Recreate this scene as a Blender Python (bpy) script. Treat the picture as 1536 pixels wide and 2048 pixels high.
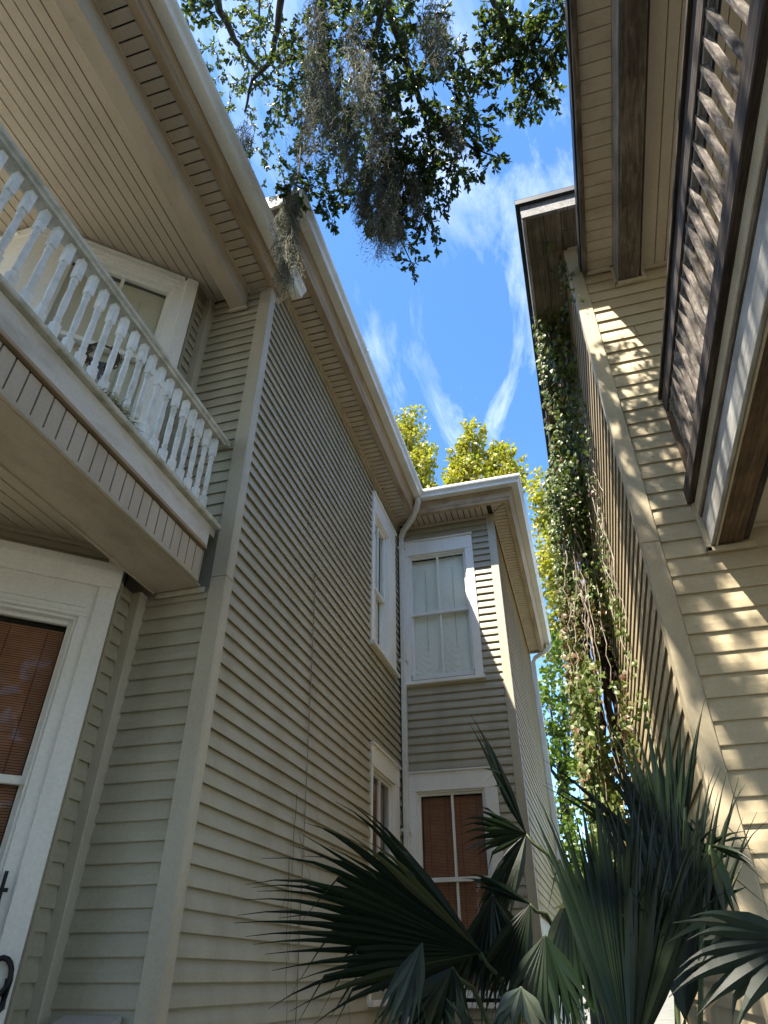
import bpy, bmesh, math, random
from mathutils import Vector, Matrix, noise as mnoise

random.seed(7)
scene = bpy.context.scene
col = scene.collection
for o in list(bpy.data.objects):
    bpy.data.objects.remove(o)

# ------------------------------------------------------------------ camera
PITCH = math.atan2(933.0, 1316.0)
YAW = math.atan2(464.0, math.hypot(1316.0, 933.0))
cam_data = bpy.data.cameras.new('camera')
cam = bpy.data.objects.new('camera', cam_data)
col.objects.link(cam)
cam.location = (0, 0, 1.6)
cam.rotation_euler = (math.pi / 2 + PITCH, 0, YAW)
cam_data.sensor_fit = 'VERTICAL'
cam_data.sensor_height = 36.0
cam_data.lens = 36.0 * 1316.0 / 2048.0
cam_data.clip_start = 0.05
cam_data.clip_end = 2000
scene.camera = cam

# ------------------------------------------------------------------ light
SUN_TO = Vector((-0.29, -0.50, 1.0)).normalized()
SUN_EL = math.asin(SUN_TO.z)
SUN_AZ = math.atan2(SUN_TO.x, SUN_TO.y)
world = bpy.data.worlds.new('World')
scene.world = world
world.use_nodes = True
wn, wl = world.node_tree.nodes, world.node_tree.links
wn.clear()
w_out = wn.new('ShaderNodeOutputWorld')
w_bg = wn.new('ShaderNodeBackground')
w_sky = wn.new('ShaderNodeTexSky')
w_sky.sky_type = 'NISHITA'
w_sky.sun_disc = False
w_sky.sun_elevation = SUN_EL
w_sky.sun_rotation = SUN_AZ
w_sky.air_density = 1.0
w_sky.dust_density = 0.4
w_sky.ozone_density = 2.0
w_bg.inputs['Strength'].default_value = SKY_STRENGTH = 0.122
# thin cirrus, laid out on a plane high above the place
w_tc = wn.new('ShaderNodeTexCoord')
w_sep = wn.new('ShaderNodeSeparateXYZ')
wl.new(w_tc.outputs['Generated'], w_sep.inputs[0])
w_mx = wn.new('ShaderNodeMath'); w_mx.operation = 'MAXIMUM'; w_mx.inputs[1].default_value = 0.08
wl.new(w_sep.outputs['Z'], w_mx.inputs[0])
w_dx = wn.new('ShaderNodeMath'); w_dx.operation = 'DIVIDE'
w_dy = wn.new('ShaderNodeMath'); w_dy.operation = 'DIVIDE'
wl.new(w_sep.outputs['X'], w_dx.inputs[0]); wl.new(w_mx.outputs[0], w_dx.inputs[1])
wl.new(w_sep.outputs['Y'], w_dy.inputs[0]); wl.new(w_mx.outputs[0], w_dy.inputs[1])
w_cmb = wn.new('ShaderNodeCombineXYZ')
wl.new(w_dx.outputs[0], w_cmb.inputs['X']); wl.new(w_dy.outputs[0], w_cmb.inputs['Y'])
w_map = wn.new('ShaderNodeMapping')
w_map.inputs['Rotation'].default_value = (0, 0, math.radians(24))
w_map.inputs['Scale'].default_value = (2.7, 1.0, 1.0)
w_map.inputs['Location'].default_value = (3.3, 0.4, 0)
wl.new(w_cmb.outputs[0], w_map.inputs[0])
w_n1 = wn.new('ShaderNodeTexNoise')
w_n1.inputs['Scale'].default_value = 1.9
w_n1.inputs['Detail'].default_value = 7
w_n1.inputs['Roughness'].default_value = 0.62
w_n1.inputs['Distortion'].default_value = 0.7
wl.new(w_map.outputs[0], w_n1.inputs['Vector'])
w_n2 = wn.new('ShaderNodeTexNoise')
w_n2.inputs['Scale'].default_value = 1.7
w_n2.inputs['Detail'].default_value = 3
wl.new(w_cmb.outputs[0], w_n2.inputs['Vector'])
w_r1 = wn.new('ShaderNodeMapRange')
w_r1.inputs['From Min'].default_value = 0.49; w_r1.inputs['From Max'].default_value = 0.80
wl.new(w_n1.outputs['Fac'], w_r1.inputs['Value'])
w_r2 = wn.new('ShaderNodeMapRange')
w_r2.inputs['From Min'].default_value = 0.34; w_r2.inputs['From Max'].default_value = 0.60
wl.new(w_n2.outputs['Fac'], w_r2.inputs['Value'])
w_mul = wn.new('ShaderNodeMath'); w_mul.operation = 'MULTIPLY'
wl.new(w_r1.outputs[0], w_mul.inputs[0]); wl.new(w_r2.outputs[0], w_mul.inputs[1])
w_mul2 = wn.new('ShaderNodeMath'); w_mul2.operation = 'MULTIPLY'; w_mul2.inputs[1].default_value = 0.5
wl.new(w_mul.outputs[0], w_mul2.inputs[0])
w_mix = wn.new('ShaderNodeMixRGB')
w_mix.inputs['Color2'].default_value = (8.5, 8.8, 9.2, 1)
wl.new(w_mul2.outputs[0], w_mix.inputs['Fac'])
w_hs = wn.new('ShaderNodeHueSaturation')
w_hs.inputs['Saturation'].default_value = 1.22
w_hs.inputs['Value'].default_value = 1.0
wl.new(w_sky.outputs[0], w_hs.inputs['Color'])
wl.new(w_hs.outputs[0], w_mix.inputs['Color1'])
wl.new(w_mix.outputs[0], w_bg.inputs['Color'])
wl.new(w_bg.outputs[0], w_out.inputs['Surface'])

sun_data = bpy.data.lights.new('sun', 'SUN')
sun_data.energy = 5.0
sun_data.angle = math.radians(0.53)
sun_data.color = (1.0, 0.92, 0.77)
sun = bpy.data.objects.new('sun', sun_data)
col.objects.link(sun)
sun.location = SUN_TO * 60
sun.rotation_euler = SUN_TO.to_track_quat('Z', 'Y').to_euler()

vs = scene.view_settings
vs.view_transform = 'Standard'
vs.look = 'None'
vs.gamma = 1.0
vs.use_curve_mapping = False
vs.exposure = 1.72

scene.render.engine = 'CYCLES'
scene.cycles.max_bounces = 8
scene.cycles.diffuse_bounces = 5
scene.cycles.transparent_max_bounces = 12
scene.cycles.use_denoising = True

# ------------------------------------------------------------------ materials
def new_mat(name):
    m = bpy.data.materials.new(name)
    m.use_nodes = True
    n, l = m.node_tree.nodes, m.node_tree.links
    return m, n, l, n['Principled BSDF']

def coords(n, l, scale=(1, 1, 1), kind='Object'):
    tc = n.new('ShaderNodeTexCoord')
    mp = n.new('ShaderNodeMapping')
    mp.inputs['Scale'].default_value = scale
    l.new(tc.outputs[kind], mp.inputs[0])
    return mp

def world_coords(n, l, scale=(1, 1, 1)):
    g = n.new('ShaderNodeNewGeometry')
    mp = n.new('ShaderNodeMapping')
    mp.inputs['Scale'].default_value = scale
    l.new(g.outputs['Position'], mp.inputs[0])
    return mp

def noise_node(n, l, vec, scale, detail=4, rough=0.55, dist=0.0):
    t = n.new('ShaderNodeTexNoise')
    t.inputs['Scale'].default_value = scale
    t.inputs['Detail'].default_value = detail
    t.inputs['Roughness'].default_value = rough
    t.inputs['Distortion'].default_value = dist
    l.new(vec.outputs[0], t.inputs['Vector'])
    return t

def rng(n, l, src, a, b, c=0.0, d=1.0):
    r = n.new('ShaderNodeMapRange')
    r.inputs['From Min'].default_value = a; r.inputs['From Max'].default_value = b
    r.inputs['To Min'].default_value = c; r.inputs['To Max'].default_value = d
    l.new(src, r.inputs['Value'])
    return r

def mixc(n, l, fac, c1, c2, blend='MIX'):
    x = n.new('ShaderNodeMixRGB'); x.blend_type = blend
    if isinstance(fac, (int, float)): x.inputs['Fac'].default_value = fac
    else: l.new(fac, x.inputs['Fac'])
    for k, c in (('Color1', c1), ('Color2', c2)):
        if isinstance(c, tuple): x.inputs[k].default_value = (*c, 1) if len(c) == 3 else c
        else: l.new(c, x.inputs[k])
    return x

def bump(n, l, b, height, strength, dist=0.01):
    bp = n.new('ShaderNodeBump')
    bp.inputs['Strength'].default_value = strength
    bp.inputs['Distance'].default_value = dist
    l.new(height, bp.inputs['Height'])
    l.new(bp.outputs[0], b.inputs['Normal'])

def paint(name, c, rough=0.5, dirt=(0.10, 0.085, 0.06), amount=0.25, vary=0.05, streak=(2, 2, 0.7), spots=0.0):
    """painted wood or vinyl: faint tone changes board to board, grime in soft patches, fine grain"""
    m, n, l, b = new_mat(name)
    w = world_coords(n, l)
    ws = world_coords(n, l, streak)
    oi = n.new('ShaderNodeObjectInfo')
    tone = rng(n, l, oi.outputs['Random'], 0, 1, 1 - vary, 1 + vary)
    base = mixc(n, l, 1.0, c, tone.outputs[0], 'MULTIPLY')
    big = noise_node(n, l, ws, 1.6, 6, 0.6)
    fac = rng(n, l, big.outputs['Fac'], 0.45, 0.78, 0, amount)
    g1 = mixc(n, l, fac.outputs[0], base.outputs[0], dirt)
    fine = noise_node(n, l, w, 55, 3)
    f2 = rng(n, l, fine.outputs['Fac'], 0.3, 0.7, 0.93, 1.05)
    g2 = mixc(n, l, 1.0, g1.outputs[0], f2.outputs[0], 'MULTIPLY')
    last = g2
    if spots:
        sp = noise_node(n, l, w, 9, 6, 0.7)
        sf = rng(n, l, sp.outputs['Fac'], 0.60, 0.70, 0, spots)
        last = mixc(n, l, sf.outputs[0], g2.outputs[0], dirt)
    l.new(last.outputs[0], b.inputs['Base Color'])
    rr = rng(n, l, big.outputs['Fac'], 0.3, 0.8, rough - 0.08, rough + 0.15)
    l.new(rr.outputs[0], b.inputs['Roughness'])
    bump(n, l, b, fine.outputs['Fac'], 0.12, 0.004)
    return m

def old_wood(name, c1, c2, c3, axis_scale=(18, 1.2, 18), rough=0.75, flake=None):
    """weathered timber with grain along one axis"""
    m, n, l, b = new_mat(name)
    g = world_coords(n, l, axis_scale)
    w = world_coords(n, l)
    gr = noise_node(n, l, g, 3.0, 8, 0.65, 0.6)
    ramp = n.new('ShaderNodeValToRGB')
    ramp.color_ramp.elements[0].position = 0.32; ramp.color_ramp.elements[0].color = (*c1, 1)
    ramp.color_ramp.elements[1].position = 0.72; ramp.color_ramp.elements[1].color = (*c3, 1)
    e = ramp.color_ramp.elements.new(0.5); e.color = (*c2, 1)
    l.new(gr.outputs['Fac'], ramp.inputs[0])
    big = noise_node(n, l, w, 4.0, 5, 0.6)
    bf = rng(n, l, big.outputs['Fac'], 0.35, 0.7, 0.6, 1.2)
    mx = mixc(n, l, 1.0, ramp.outputs[0], bf.outputs[0], 'MULTIPLY')
    last = mx
    if flake:
        fl = noise_node(n, l, world_coords(n, l, tuple(a * 0.25 for a in axis_scale)), 6, 7, 0.7)
        ff = rng(n, l, fl.outputs['Fac'], 0.50, 0.58, 0, 0.9)
        last = mixc(n, l, ff.outputs[0], mx.outputs[0], flake)
    l.new(last.outputs[0], b.inputs['Base Color'])
    b.inputs['Roughness'].default_value = rough
    bump(n, l, b, gr.outputs['Fac'], 0.5, 0.006)
    return m

def leaf_mat(name, cols, trans=0.35, rough=0.45, tint=(1.3, 1.5, 0.5)):
    """leaf: every leaf its own tone, light coming through"""
    m, n, l, b = new_mat(name)
    g = n.new('ShaderNodeNewGeometry')
    ramp = n.new('ShaderNodeValToRGB')
    els = ramp.color_ramp.elements
    while len(els) < len(cols): els.new(0.5)
    for i, c in enumerate(cols):
        els[i].position = i / (len(cols) - 1); els[i].color = (*c, 1)
    l.new(g.outputs['Random Per Island'], ramp.inputs[0])
    l.new(ramp.outputs[0], b.inputs['Base Color'])
    b.inputs['Roughness'].default_value = rough
    tr = n.new('ShaderNodeBsdfTranslucent')
    tc = mixc(n, l, 1.0, ramp.outputs[0], tint, 'MULTIPLY')
    l.new(tc.outputs[0], tr.inputs['Color'])
    ms = n.new('ShaderNodeMixShader'); ms.inputs[0].default_value = trans
    l.new(b.outputs[0], ms.inputs[1]); l.new(tr.outputs[0], ms.inputs[2])
    l.new(ms.outputs[0], n['Material Output'].inputs['Surface'])
    return m

def plain(name, c, rough=0.6, metal=0.0):
    m, n, l, b = new_mat(name)
    w = world_coords(n, l)
    f = noise_node(n, l, w, 14, 5)
    r = rng(n, l, f.outputs['Fac'], 0.3, 0.7, 0.85, 1.12)
    mx = mixc(n, l, 1.0, c, r.outputs[0], 'MULTIPLY')
    l.new(mx.outputs[0], b.inputs['Base Color'])
    b.inputs['Roughness'].default_value = rough
    b.inputs['Metallic'].default_value = metal
    return m

def glass_mat(name):
    m, n, l, b = new_mat(name)
    fr = n.new('ShaderNodeFresnel'); fr.inputs['IOR'].default_value = 1.33
    add = n.new('ShaderNodeMath'); add.operation = 'MULTIPLY_ADD'
    add.inputs[1].default_value = 0.16; add.inputs[2].default_value = 0.006
    l.new(fr.outputs[0], add.inputs[0])
    tr = n.new('ShaderNodeBsdfTransparent'); tr.inputs[0].default_value = (0.97, 0.985, 0.975, 1)
    gl = n.new('ShaderNodeBsdfGlossy'); gl.inputs['Roughness'].default_value = 0.02
    w = world_coords(n, l)
    nz = noise_node(n, l, w, 2.2, 2)
    bp = n.new('ShaderNodeBump'); bp.inputs['Strength'].default_value = 0.10; bp.inputs['Distance'].default_value = 0.03
    l.new(nz.outputs['Fac'], bp.inputs['Height']); l.new(bp.outputs[0], gl.inputs['Normal'])
    ms = n.new('ShaderNodeMixShader')
    l.new(add.outputs[0], ms.inputs[0]); l.new(tr.outputs[0], ms.inputs[1]); l.new(gl.outputs[0], ms.inputs[2])
    l.new(ms.outputs[0], n['Material Output'].inputs['Surface'])
    return m

M = {}
M['siding'] = paint('olive_grey_siding', (0.405, 0.375, 0.282), 0.48, (0.16, 0.13, 0.08), 0.30, 0.035)
M['bounce_tinted_siding'] = matte_paint = paint('bounce_tinted_siding', (0.47, 0.345, 0.15), 0.5, (0.2, 0.15, 0.07), 0.4, 0.05)  # warm bounce from the sunlit house opposite, put into the wing end colour
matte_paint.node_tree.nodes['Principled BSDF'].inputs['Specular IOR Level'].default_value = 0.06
M['trim'] = paint('tan_trim', (0.50, 0.455, 0.355), 0.45, (0.22, 0.17, 0.11), 0.30, 0.02)
M['soffit'] = paint('tan_soffit', (0.53, 0.455, 0.36), 0.5, (0.22, 0.17, 0.11), 0.30, 0.03)
M['ceiling'] = paint('tan_porch_ceiling', (0.48, 0.415, 0.33), 0.5, (0.20, 0.16, 0.10), 0.25, 0.03)
M['stained'] = paint('stained_tan_beam', (0.47, 0.405, 0.32), 0.5, (0.17, 0.135, 0.09), 0.55, 0.02, (2.2, 1.0, 2.2), 0.30)
M['white'] = paint('white_paint', (0.85, 0.845, 0.815), 0.42, (0.42, 0.38, 0.30), 0.22, 0.02)
M['baluster'] = paint('chipped_white_paint', (0.83, 0.83, 0.81), 0.5, (0.34, 0.33, 0.24), 0.55, 0.05, (6, 6, 6), 0.35)
M['moss_rail'] = paint('mildewed_white_paint', (0.60, 0.59, 0.52), 0.6, (0.17, 0.17, 0.10), 0.75, 0.02, (5, 5, 5), 0.5)
M['gutter'] = paint('white_gutter', (0.80, 0.795, 0.75), 0.35, (0.30, 0.27, 0.20), 0.30, 0.02)
M['crown'] = paint('stained_fascia', (0.42, 0.32, 0.21), 0.6, (0.12, 0.075, 0.035), 0.75, 0.02, (3, 0.8, 6))
M['fascia'] = paint('grey_white_fascia', (0.66, 0.635, 0.585), 0.5, (0.26, 0.19, 0.12), 0.55, 0.02, (2.5, 1.4, 5))
M['roof'] = plain('dark_shingle', (0.05, 0.048, 0.045), 0.9)
M['cream'] = paint('cream_siding', (0.56, 0.465, 0.31), 0.5, (0.24, 0.18, 0.10), 0.30, 0.03, (1.5, 1.5, 1.5), 0.08)
M['cream_trim'] = paint('cream_trim', (0.56, 0.475, 0.33), 0.5, (0.24, 0.19, 0.12), 0.40, 0.02, (3, 3, 1.2), 0.15)
M['cream_soffit'] = paint('cream_soffit', (0.68, 0.58, 0.455), 0.55, (0.26, 0.20, 0.14), 0.45, 0.03, (3, 3, 3), 0.12)
M['cream_ceiling'] = paint('cream_ceiling', (0.66, 0.565, 0.455), 0.55, (0.25, 0.19, 0.13), 0.2, 0.02)
M['dark_wood'] = old_wood('dark_weathered_wood', (0.012, 0.008, 0.006), (0.05, 0.034, 0.026), (0.16, 0.135, 0.12), (22, 1.0, 22))
M['brown_wood'] = old_wood('brown_peeling_wood', (0.06, 0.042, 0.03), (0.17, 0.13, 0.098), (0.33, 0.275, 0.22), (14, 1.6, 14))
M['bare_beam'] = old_wood('bare_brown_beam', (0.045, 0.025, 0.013), (0.125, 0.073, 0.038), (0.25, 0.16, 0.085), (24, 0.9, 24))
M['grey_wood'] = old_wood('grey_weathered_wood', (0.13, 0.125, 0.125), (0.30, 0.295, 0.30), (0.50, 0.50, 0.52), (24, 1.2, 24))
M['eave_wood'] = old_wood('grey_brown_eave_boards', (0.10, 0.075, 0.05), (0.22, 0.18, 0.13), (0.34, 0.30, 0.24), (22, 1.2, 22))
M['picket'] = old_wood('weathered_sun_patch_picket', (0.03, 0.021, 0.016), (0.17, 0.135, 0.115), (0.50, 0.45, 0.40), (14, 14, 4.0))  # weathered wood, with sunlit patches and dark shade also put into its colour
M['worn_white'] = old_wood('worn_white_board', (0.36, 0.355, 0.335), (0.50, 0.49, 0.465), (0.60, 0.59, 0.56), (9, 0.7, 9), 0.6)
M['drip'] = plain('black_drip_edge', (0.018, 0.020, 0.024), 0.5)
M['glass'] = glass_mat('window_glass')
M['black_iron'] = plain('black_iron', (0.015, 0.015, 0.018), 0.45, 0.4)
M['dark_room'] = plain('dark_room', (0.03, 0.028, 0.026), 0.9)
M['bamboo'] = plain('brown_bamboo', (0.40, 0.175, 0.095), 0.55)
M['bamboo_gap'] = plain('brown_bamboo_gap', (0.13, 0.045, 0.025), 0.8)
M['shade'] = paint('cream_shade', (0.88, 0.88, 0.83), 0.8, (0.5, 0.48, 0.40), 0.3, 0.01)
M['shade_grey'] = paint('tan_shade', (0.72, 0.68, 0.56), 0.8, (0.45, 0.27, 0.2), 0.3, 0.01)
M['cord'] = plain('grey_cord', (0.30, 0.29, 0.26), 0.8)
M['wire'] = plain('grey_wire', (0.28, 0.25, 0.20), 0.6)
M['bark'] = old_wood('oak_bark', (0.02, 0.016, 0.012), (0.06, 0.05, 0.04), (0.12, 0.105, 0.09), (9, 9, 2.5))
M['oak_leaf'] = leaf_mat('oak_leaf', [(0.030, 0.042, 0.018), (0.045, 0.062, 0.024), (0.06, 0.08, 0.03), (0.085, 0.10, 0.035)], 0.42, 0.4, (1.9, 2.1, 0.8))
M['yellow_leaf'] = leaf_mat('yellow_leaf', [(0.18, 0.21, 0.03), (0.28, 0.29, 0.035), (0.36, 0.33, 0.04), (0.42, 0.33, 0.06), (0.22, 0.24, 0.05)], 0.35)
M['lime_leaf'] = leaf_mat('lime_leaf', [(0.06, 0.10, 0.018), (0.10, 0.155, 0.025), (0.16, 0.22, 0.03), (0.08, 0.12, 0.02)], 0.4)
M['green_leaf'] = leaf_mat('green_leaf', [(0.05, 0.085, 0.018), (0.08, 0.13, 0.025), (0.12, 0.17, 0.03), (0.05, 0.08, 0.02)], 0.4)
M['ivy_leaf'] = leaf_mat('ivy_leaf', [(0.045, 0.08, 0.018), (0.08, 0.125, 0.026), (0.125, 0.165, 0.036), (0.15, 0.165, 0.05), (0.06, 0.10, 0.022)], 0.3)
M['dry_leaf'] = leaf_mat('dry_leaf', [(0.11, 0.09, 0.045), (0.16, 0.13, 0.06), (0.15, 0.075, 0.045), (0.15, 0.16, 0.05), (0.12, 0.15, 0.035)], 0.25)
M['vine'] = old_wood('vine_bark', (0.14, 0.105, 0.075), (0.30, 0.25, 0.20), (0.48, 0.43, 0.38), (8, 8, 2))
M['dark_vine'] = plain('dark_vine_mat', (0.035, 0.026, 0.02), 0.9)
M['moss'] = leaf_mat('spanish_moss', [(0.09, 0.095, 0.07), (0.14, 0.145, 0.11), (0.20, 0.205, 0.16)], 0.30, 0.9, (1.1, 1.1, 1.0))
M['twig'] = plain('dry_twig', (0.11, 0.075, 0.05), 0.9)
M['ribbon'] = plain('grey_ribbon', (0.10, 0.10, 0.12), 0.6)
M['dry_grass'] = leaf_mat('dry_grass', [(0.14, 0.10, 0.055), (0.24, 0.18, 0.10), (0.10, 0.085, 0.045)], 0.3)
M['metal_box'] = paint('grey_metal_box', (0.48, 0.46, 0.43), 0.4, (0.2, 0.18, 0.15), 0.2)

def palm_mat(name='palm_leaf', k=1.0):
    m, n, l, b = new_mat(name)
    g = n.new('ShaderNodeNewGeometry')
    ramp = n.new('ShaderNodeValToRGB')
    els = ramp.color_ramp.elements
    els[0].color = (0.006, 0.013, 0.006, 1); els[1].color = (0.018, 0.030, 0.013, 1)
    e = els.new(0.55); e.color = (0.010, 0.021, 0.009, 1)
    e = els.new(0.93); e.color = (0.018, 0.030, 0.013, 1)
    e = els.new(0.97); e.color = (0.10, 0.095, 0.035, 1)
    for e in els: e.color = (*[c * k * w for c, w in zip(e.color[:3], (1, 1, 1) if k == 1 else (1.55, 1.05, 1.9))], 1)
    l.new(g.outputs['Random Per Island'], ramp.inputs[0])
    w = world_coords(n, l)
    nz = noise_node(n, l, w, 7, 4)
    f = rng(n, l, nz.outputs['Fac'], 0.55, 0.8, 0, 0.35)
    mx = mixc(n, l, f.outputs[0], ramp.outputs[0], (0.04, 0.045, 0.02))
    l.new(mx.outputs[0], b.inputs['Base Color'])
    b.inputs['Roughness'].default_value = 0.36; b.inputs['Specular IOR Level'].default_value = 0.28
    tr = n.new('ShaderNodeBsdfTranslucent')
    tc = mixc(n, l, 1.0, mx.outputs[0], (1.5, 1.9, 0.6), 'MULTIPLY')
    l.new(tc.outputs[0], tr.inputs['Color'])
    ms = n.new('ShaderNodeMixShader'); ms.inputs[0].default_value = 0.25
    l.new(b.outputs[0], ms.inputs[1]); l.new(tr.outputs[0], ms.inputs[2])
    l.new(ms.outputs[0], n['Material Output'].inputs['Surface'])
    return m
M['palm'] = palm_mat()
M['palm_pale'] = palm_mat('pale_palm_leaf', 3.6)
M['petiole'] = plain('palm_stalk', (0.06, 0.085, 0.03), 0.5)

def ground_mat():
    m, n, l, b = new_mat('sandy_ground')
    w = world_coords(n, l)
    a = noise_node(n, l, w, 0.8, 6); f = rng(n, l, a.outputs['Fac'], 0.35, 0.7)
    mx = mixc(n, l, f.outputs[0], (0.20, 0.185, 0.145), (0.13, 0.125, 0.085))
    c = noise_node(n, l, w, 30, 4); g2 = rng(n, l, c.outputs['Fac'], 0.3, 0.7, 0.8, 1.15)
    m2 = mixc(n, l, 1.0, mx.outputs[0], g2.outputs[0], 'MULTIPLY')
    l.new(m2.outputs[0], b.inputs['Base Color']); b.inputs['Roughness'].default_value = 0.95
    bump(n, l, b, c.outputs['Fac'], 0.4, 0.02)
    return m
M['ground'] = ground_mat()

# ------------------------------------------------------------------ mesh helpers
UP = Vector((0, 0, 1))

class MB:
    """collects shapes given in place coordinates and links them as one mesh object"""
    def __init__(self): self.v = []; self.f = []; self.s = []
    def add(self, vs, fs, smooth=False):
        k = len(self.v)
        self.v += [tuple(p) for p in vs]
        self.f += [tuple(i + k for i in f) for f in fs]
        self.s += [smooth] * len(fs)
    def box(self, x0, x1, y0, y1, z0, z1):
        self.hexa([(x0, y0, z0), (x1, y0, z0), (x1, y1, z0), (x0, y1, z0), (x0, y0, z1), (x1, y0, z1), (x1, y1, z1), (x0, y1, z1)])
    def hexa(self, p):
        self.add(p, [(0, 3, 2, 1), (4, 5, 6, 7), (0, 1, 5, 4), (1, 2, 6, 5), (2, 3, 7, 6), (3, 0, 4, 7)])
    def fbox(self, fr, s0, s1, u0, u1, z0, z1):
        """box in a wall frame: s along the wall, u outward, z up"""
        self.hexa([fr.at(s, u, z) for z in (z0, z1) for s, u in ((s0, u0), (s1, u0), (s1, u1), (s0, u1))])
    def prism(self, poly, z0, z1):
        n = len(poly)
        self.add([(x, y, z0) for x, y in poly] + [(x, y, z1) for x, y in poly],
                 [tuple(range(n))[::-1], tuple(range(n, 2 * n))] + [(i, (i + 1) % n, n + (i + 1) % n, n + i) for i in range(n)])
    def extrude(self, prof, a, b, out):
        """profile of (outward, z) swept from point a to point b (level); out is the level outward direction"""
        a, b, out = Vector(a), Vector(b), Vector(out)
        n = len(prof)
        self.add([a + out * u + UP * z for u, z in prof] + [b + out * u + UP * z for u, z in prof],
                 [tuple(range(n))[::-1], tuple(range(n, 2 * n))] + [(i, (i + 1) % n, n + (i + 1) % n, n + i) for i in range(n)])
    def miter(self, prof, ends):
        """profile (outward, z) at several corner stations, each (point, outward vector already scaled for the mitre)"""
        n = len(prof); vs = []; fs = []
        for p, o in ends:
            p, o = Vector(p), Vector(o)
            vs += [p + o * u + UP * z for u, z in prof]
        for k in range(len(ends) - 1):
            fs += [(k * n + i, k * n + (i + 1) % n, (k + 1) * n + (i + 1) % n, (k + 1) * n + i) for i in range(n)]
        fs += [tuple(range(n))[::-1], tuple(range((len(ends) - 1) * n, len(ends) * n))]
        self.add(vs, fs)
    def tube(self, pts, r0, r1=None, seg=6, caps=True):
        pts = [Vector(p) for p in pts]
        r1 = r0 if r1 is None else r1
        n = len(pts); vs = []; fs = []
        ref = Vector((0.31, 0.17, 0.93))
        for i, p in enumerate(pts):
            t = (pts[min(i + 1, n - 1)] - pts[max(i - 1, 0)]).normalized()
            a = t.cross(ref)
            if a.length < 1e-4: a = t.cross(Vector((1, 0, 0)))
            a.normalize(); b = t.cross(a)
            r = r0 + (r1 - r0) * i / max(1, n - 1)
            vs += [p + (a * math.cos(2 * math.pi * k / seg) + b * math.sin(2 * math.pi * k / seg)) * r for k in range(seg)]
        for i in range(n - 1):
            fs += [(i * seg + k, i * seg + (k + 1) % seg, (i + 1) * seg + (k + 1) % seg, (i + 1) * seg + k) for k in range(seg)]
        if caps: fs += [tuple(range(seg))[::-1], tuple(range((n - 1) * seg, n * seg))]
        self.add(vs, fs, True)
    def rtube(self, pts, w, d, frame_n):
        """rectangular pipe along points, frame_n the direction of its depth"""
        pts = [Vector(p) for p in pts]; nn = Vector(frame_n).normalized(); vs = []; fs = []; n = len(pts)
        for i, p in enumerate(pts):
            t = (pts[min(i + 1, n - 1)] - pts[max(i - 1, 0)]).normalized()
            s = t.cross(nn)
            if s.length < 1e-4: s = Vector((1, 0, 0))
            s.normalize(); q = s.cross(t)
            vs += [p + s * a * w / 2 + q * b * d / 2 for a, b in ((-1, -1), (1, -1), (1, 1), (-1, 1))]
        for i in range(n - 1):
            fs += [(i * 4 + k, i * 4 + (k + 1) % 4, (i + 1) * 4 + (k + 1) % 4, (i + 1) * 4 + k) for k in range(4)]
        fs += [(3, 2, 1, 0), tuple(range((n - 1) * 4, n * 4))]
        self.add(vs, fs)
    def lathe(self, prof, c=(0, 0, 0), seg=10):
        vs = []; fs = []; n = len(prof)
        for r, z in prof:
            vs += [(c[0] + r * math.cos(2 * math.pi * k / seg), c[1] + r * math.sin(2 * math.pi * k / seg), c[2] + z) for k in range(seg)]
        for i in range(n - 1):
            fs += [(i * seg + k, i * seg + (k + 1) % seg, (i + 1) * seg + (k + 1) % seg, (i + 1) * seg + k) for k in range(seg)]
        self.add(vs, fs, True)
    def mesh(self, name, mat, origin=(0, 0, 0)):
        me = bpy.data.meshes.new(name)
        ox, oy, oz = origin
        me.from_pydata([(x - ox, y - oy, z - oz) for x, y, z in self.v], [], self.f)
        if any(self.s): me.polygons.foreach_set('use_smooth', self.s)
        for mm in (mat if isinstance(mat, list) else [mat]): me.materials.append(M[mm])
        me.update()
        return me
    def build(self, name, mat, parent=None, bevel=0.0):
        org = WORLD.get(parent.name, (0, 0, 0)) if parent else (0, 0, 0)
        ob = bpy.data.objects.new(name, self.mesh(name, mat, org))
        col.objects.link(ob)
        if parent: ob.parent = parent
        WORLD[ob.name] = org
        if bevel:
            md = ob.modifiers.new('soft_edges', 'BEVEL'); md.width = bevel; md.segments = 1; md.limit_method = 'ANGLE'
        return ob

WORLD = {}

def place(name, me, loc, parent, rot=None):
    """an object that shares a mesh, at a place position"""
    ob = bpy.data.objects.new(name, me)
    col.objects.link(ob)
    org = Vector(WORLD.get(parent.name, (0, 0, 0)))
    ob.parent = parent
    mat = Matrix.Translation(Vector(loc) - org)
    if rot is not None: mat = mat @ rot.to_4x4()
    ob.matrix_basis = mat
    return ob

def tag(o, label, cat, group=None, kind=None):
    o['label'] = label; o['category'] = cat
    if group: o['group'] = group
    if kind: o['kind'] = kind
    return o

def thing(name, label, cat, loc=(0, 0, 0), group=None):
    o = bpy.data.objects.new(name, None)
    o.empty_display_size = 0.3
    o.location = loc
    col.objects.link(o)
    WORLD[o.name] = tuple(loc)
    return tag(o, label, cat, group)

class Frame:
    """a wall: origin o, outward level normal n; s runs along d = n x up"""
    def __init__(self, o, n):
        self.o = Vector((o[0], o[1], 0)); self.n = Vector((n[0], n[1], 0)).normalized()
        self.d = self.n.cross(UP)
        self.rot = Matrix((self.d, self.n, UP)).transposed()
    def at(self, s, u, z): return self.o + self.d * s + self.n * u + UP * z

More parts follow.
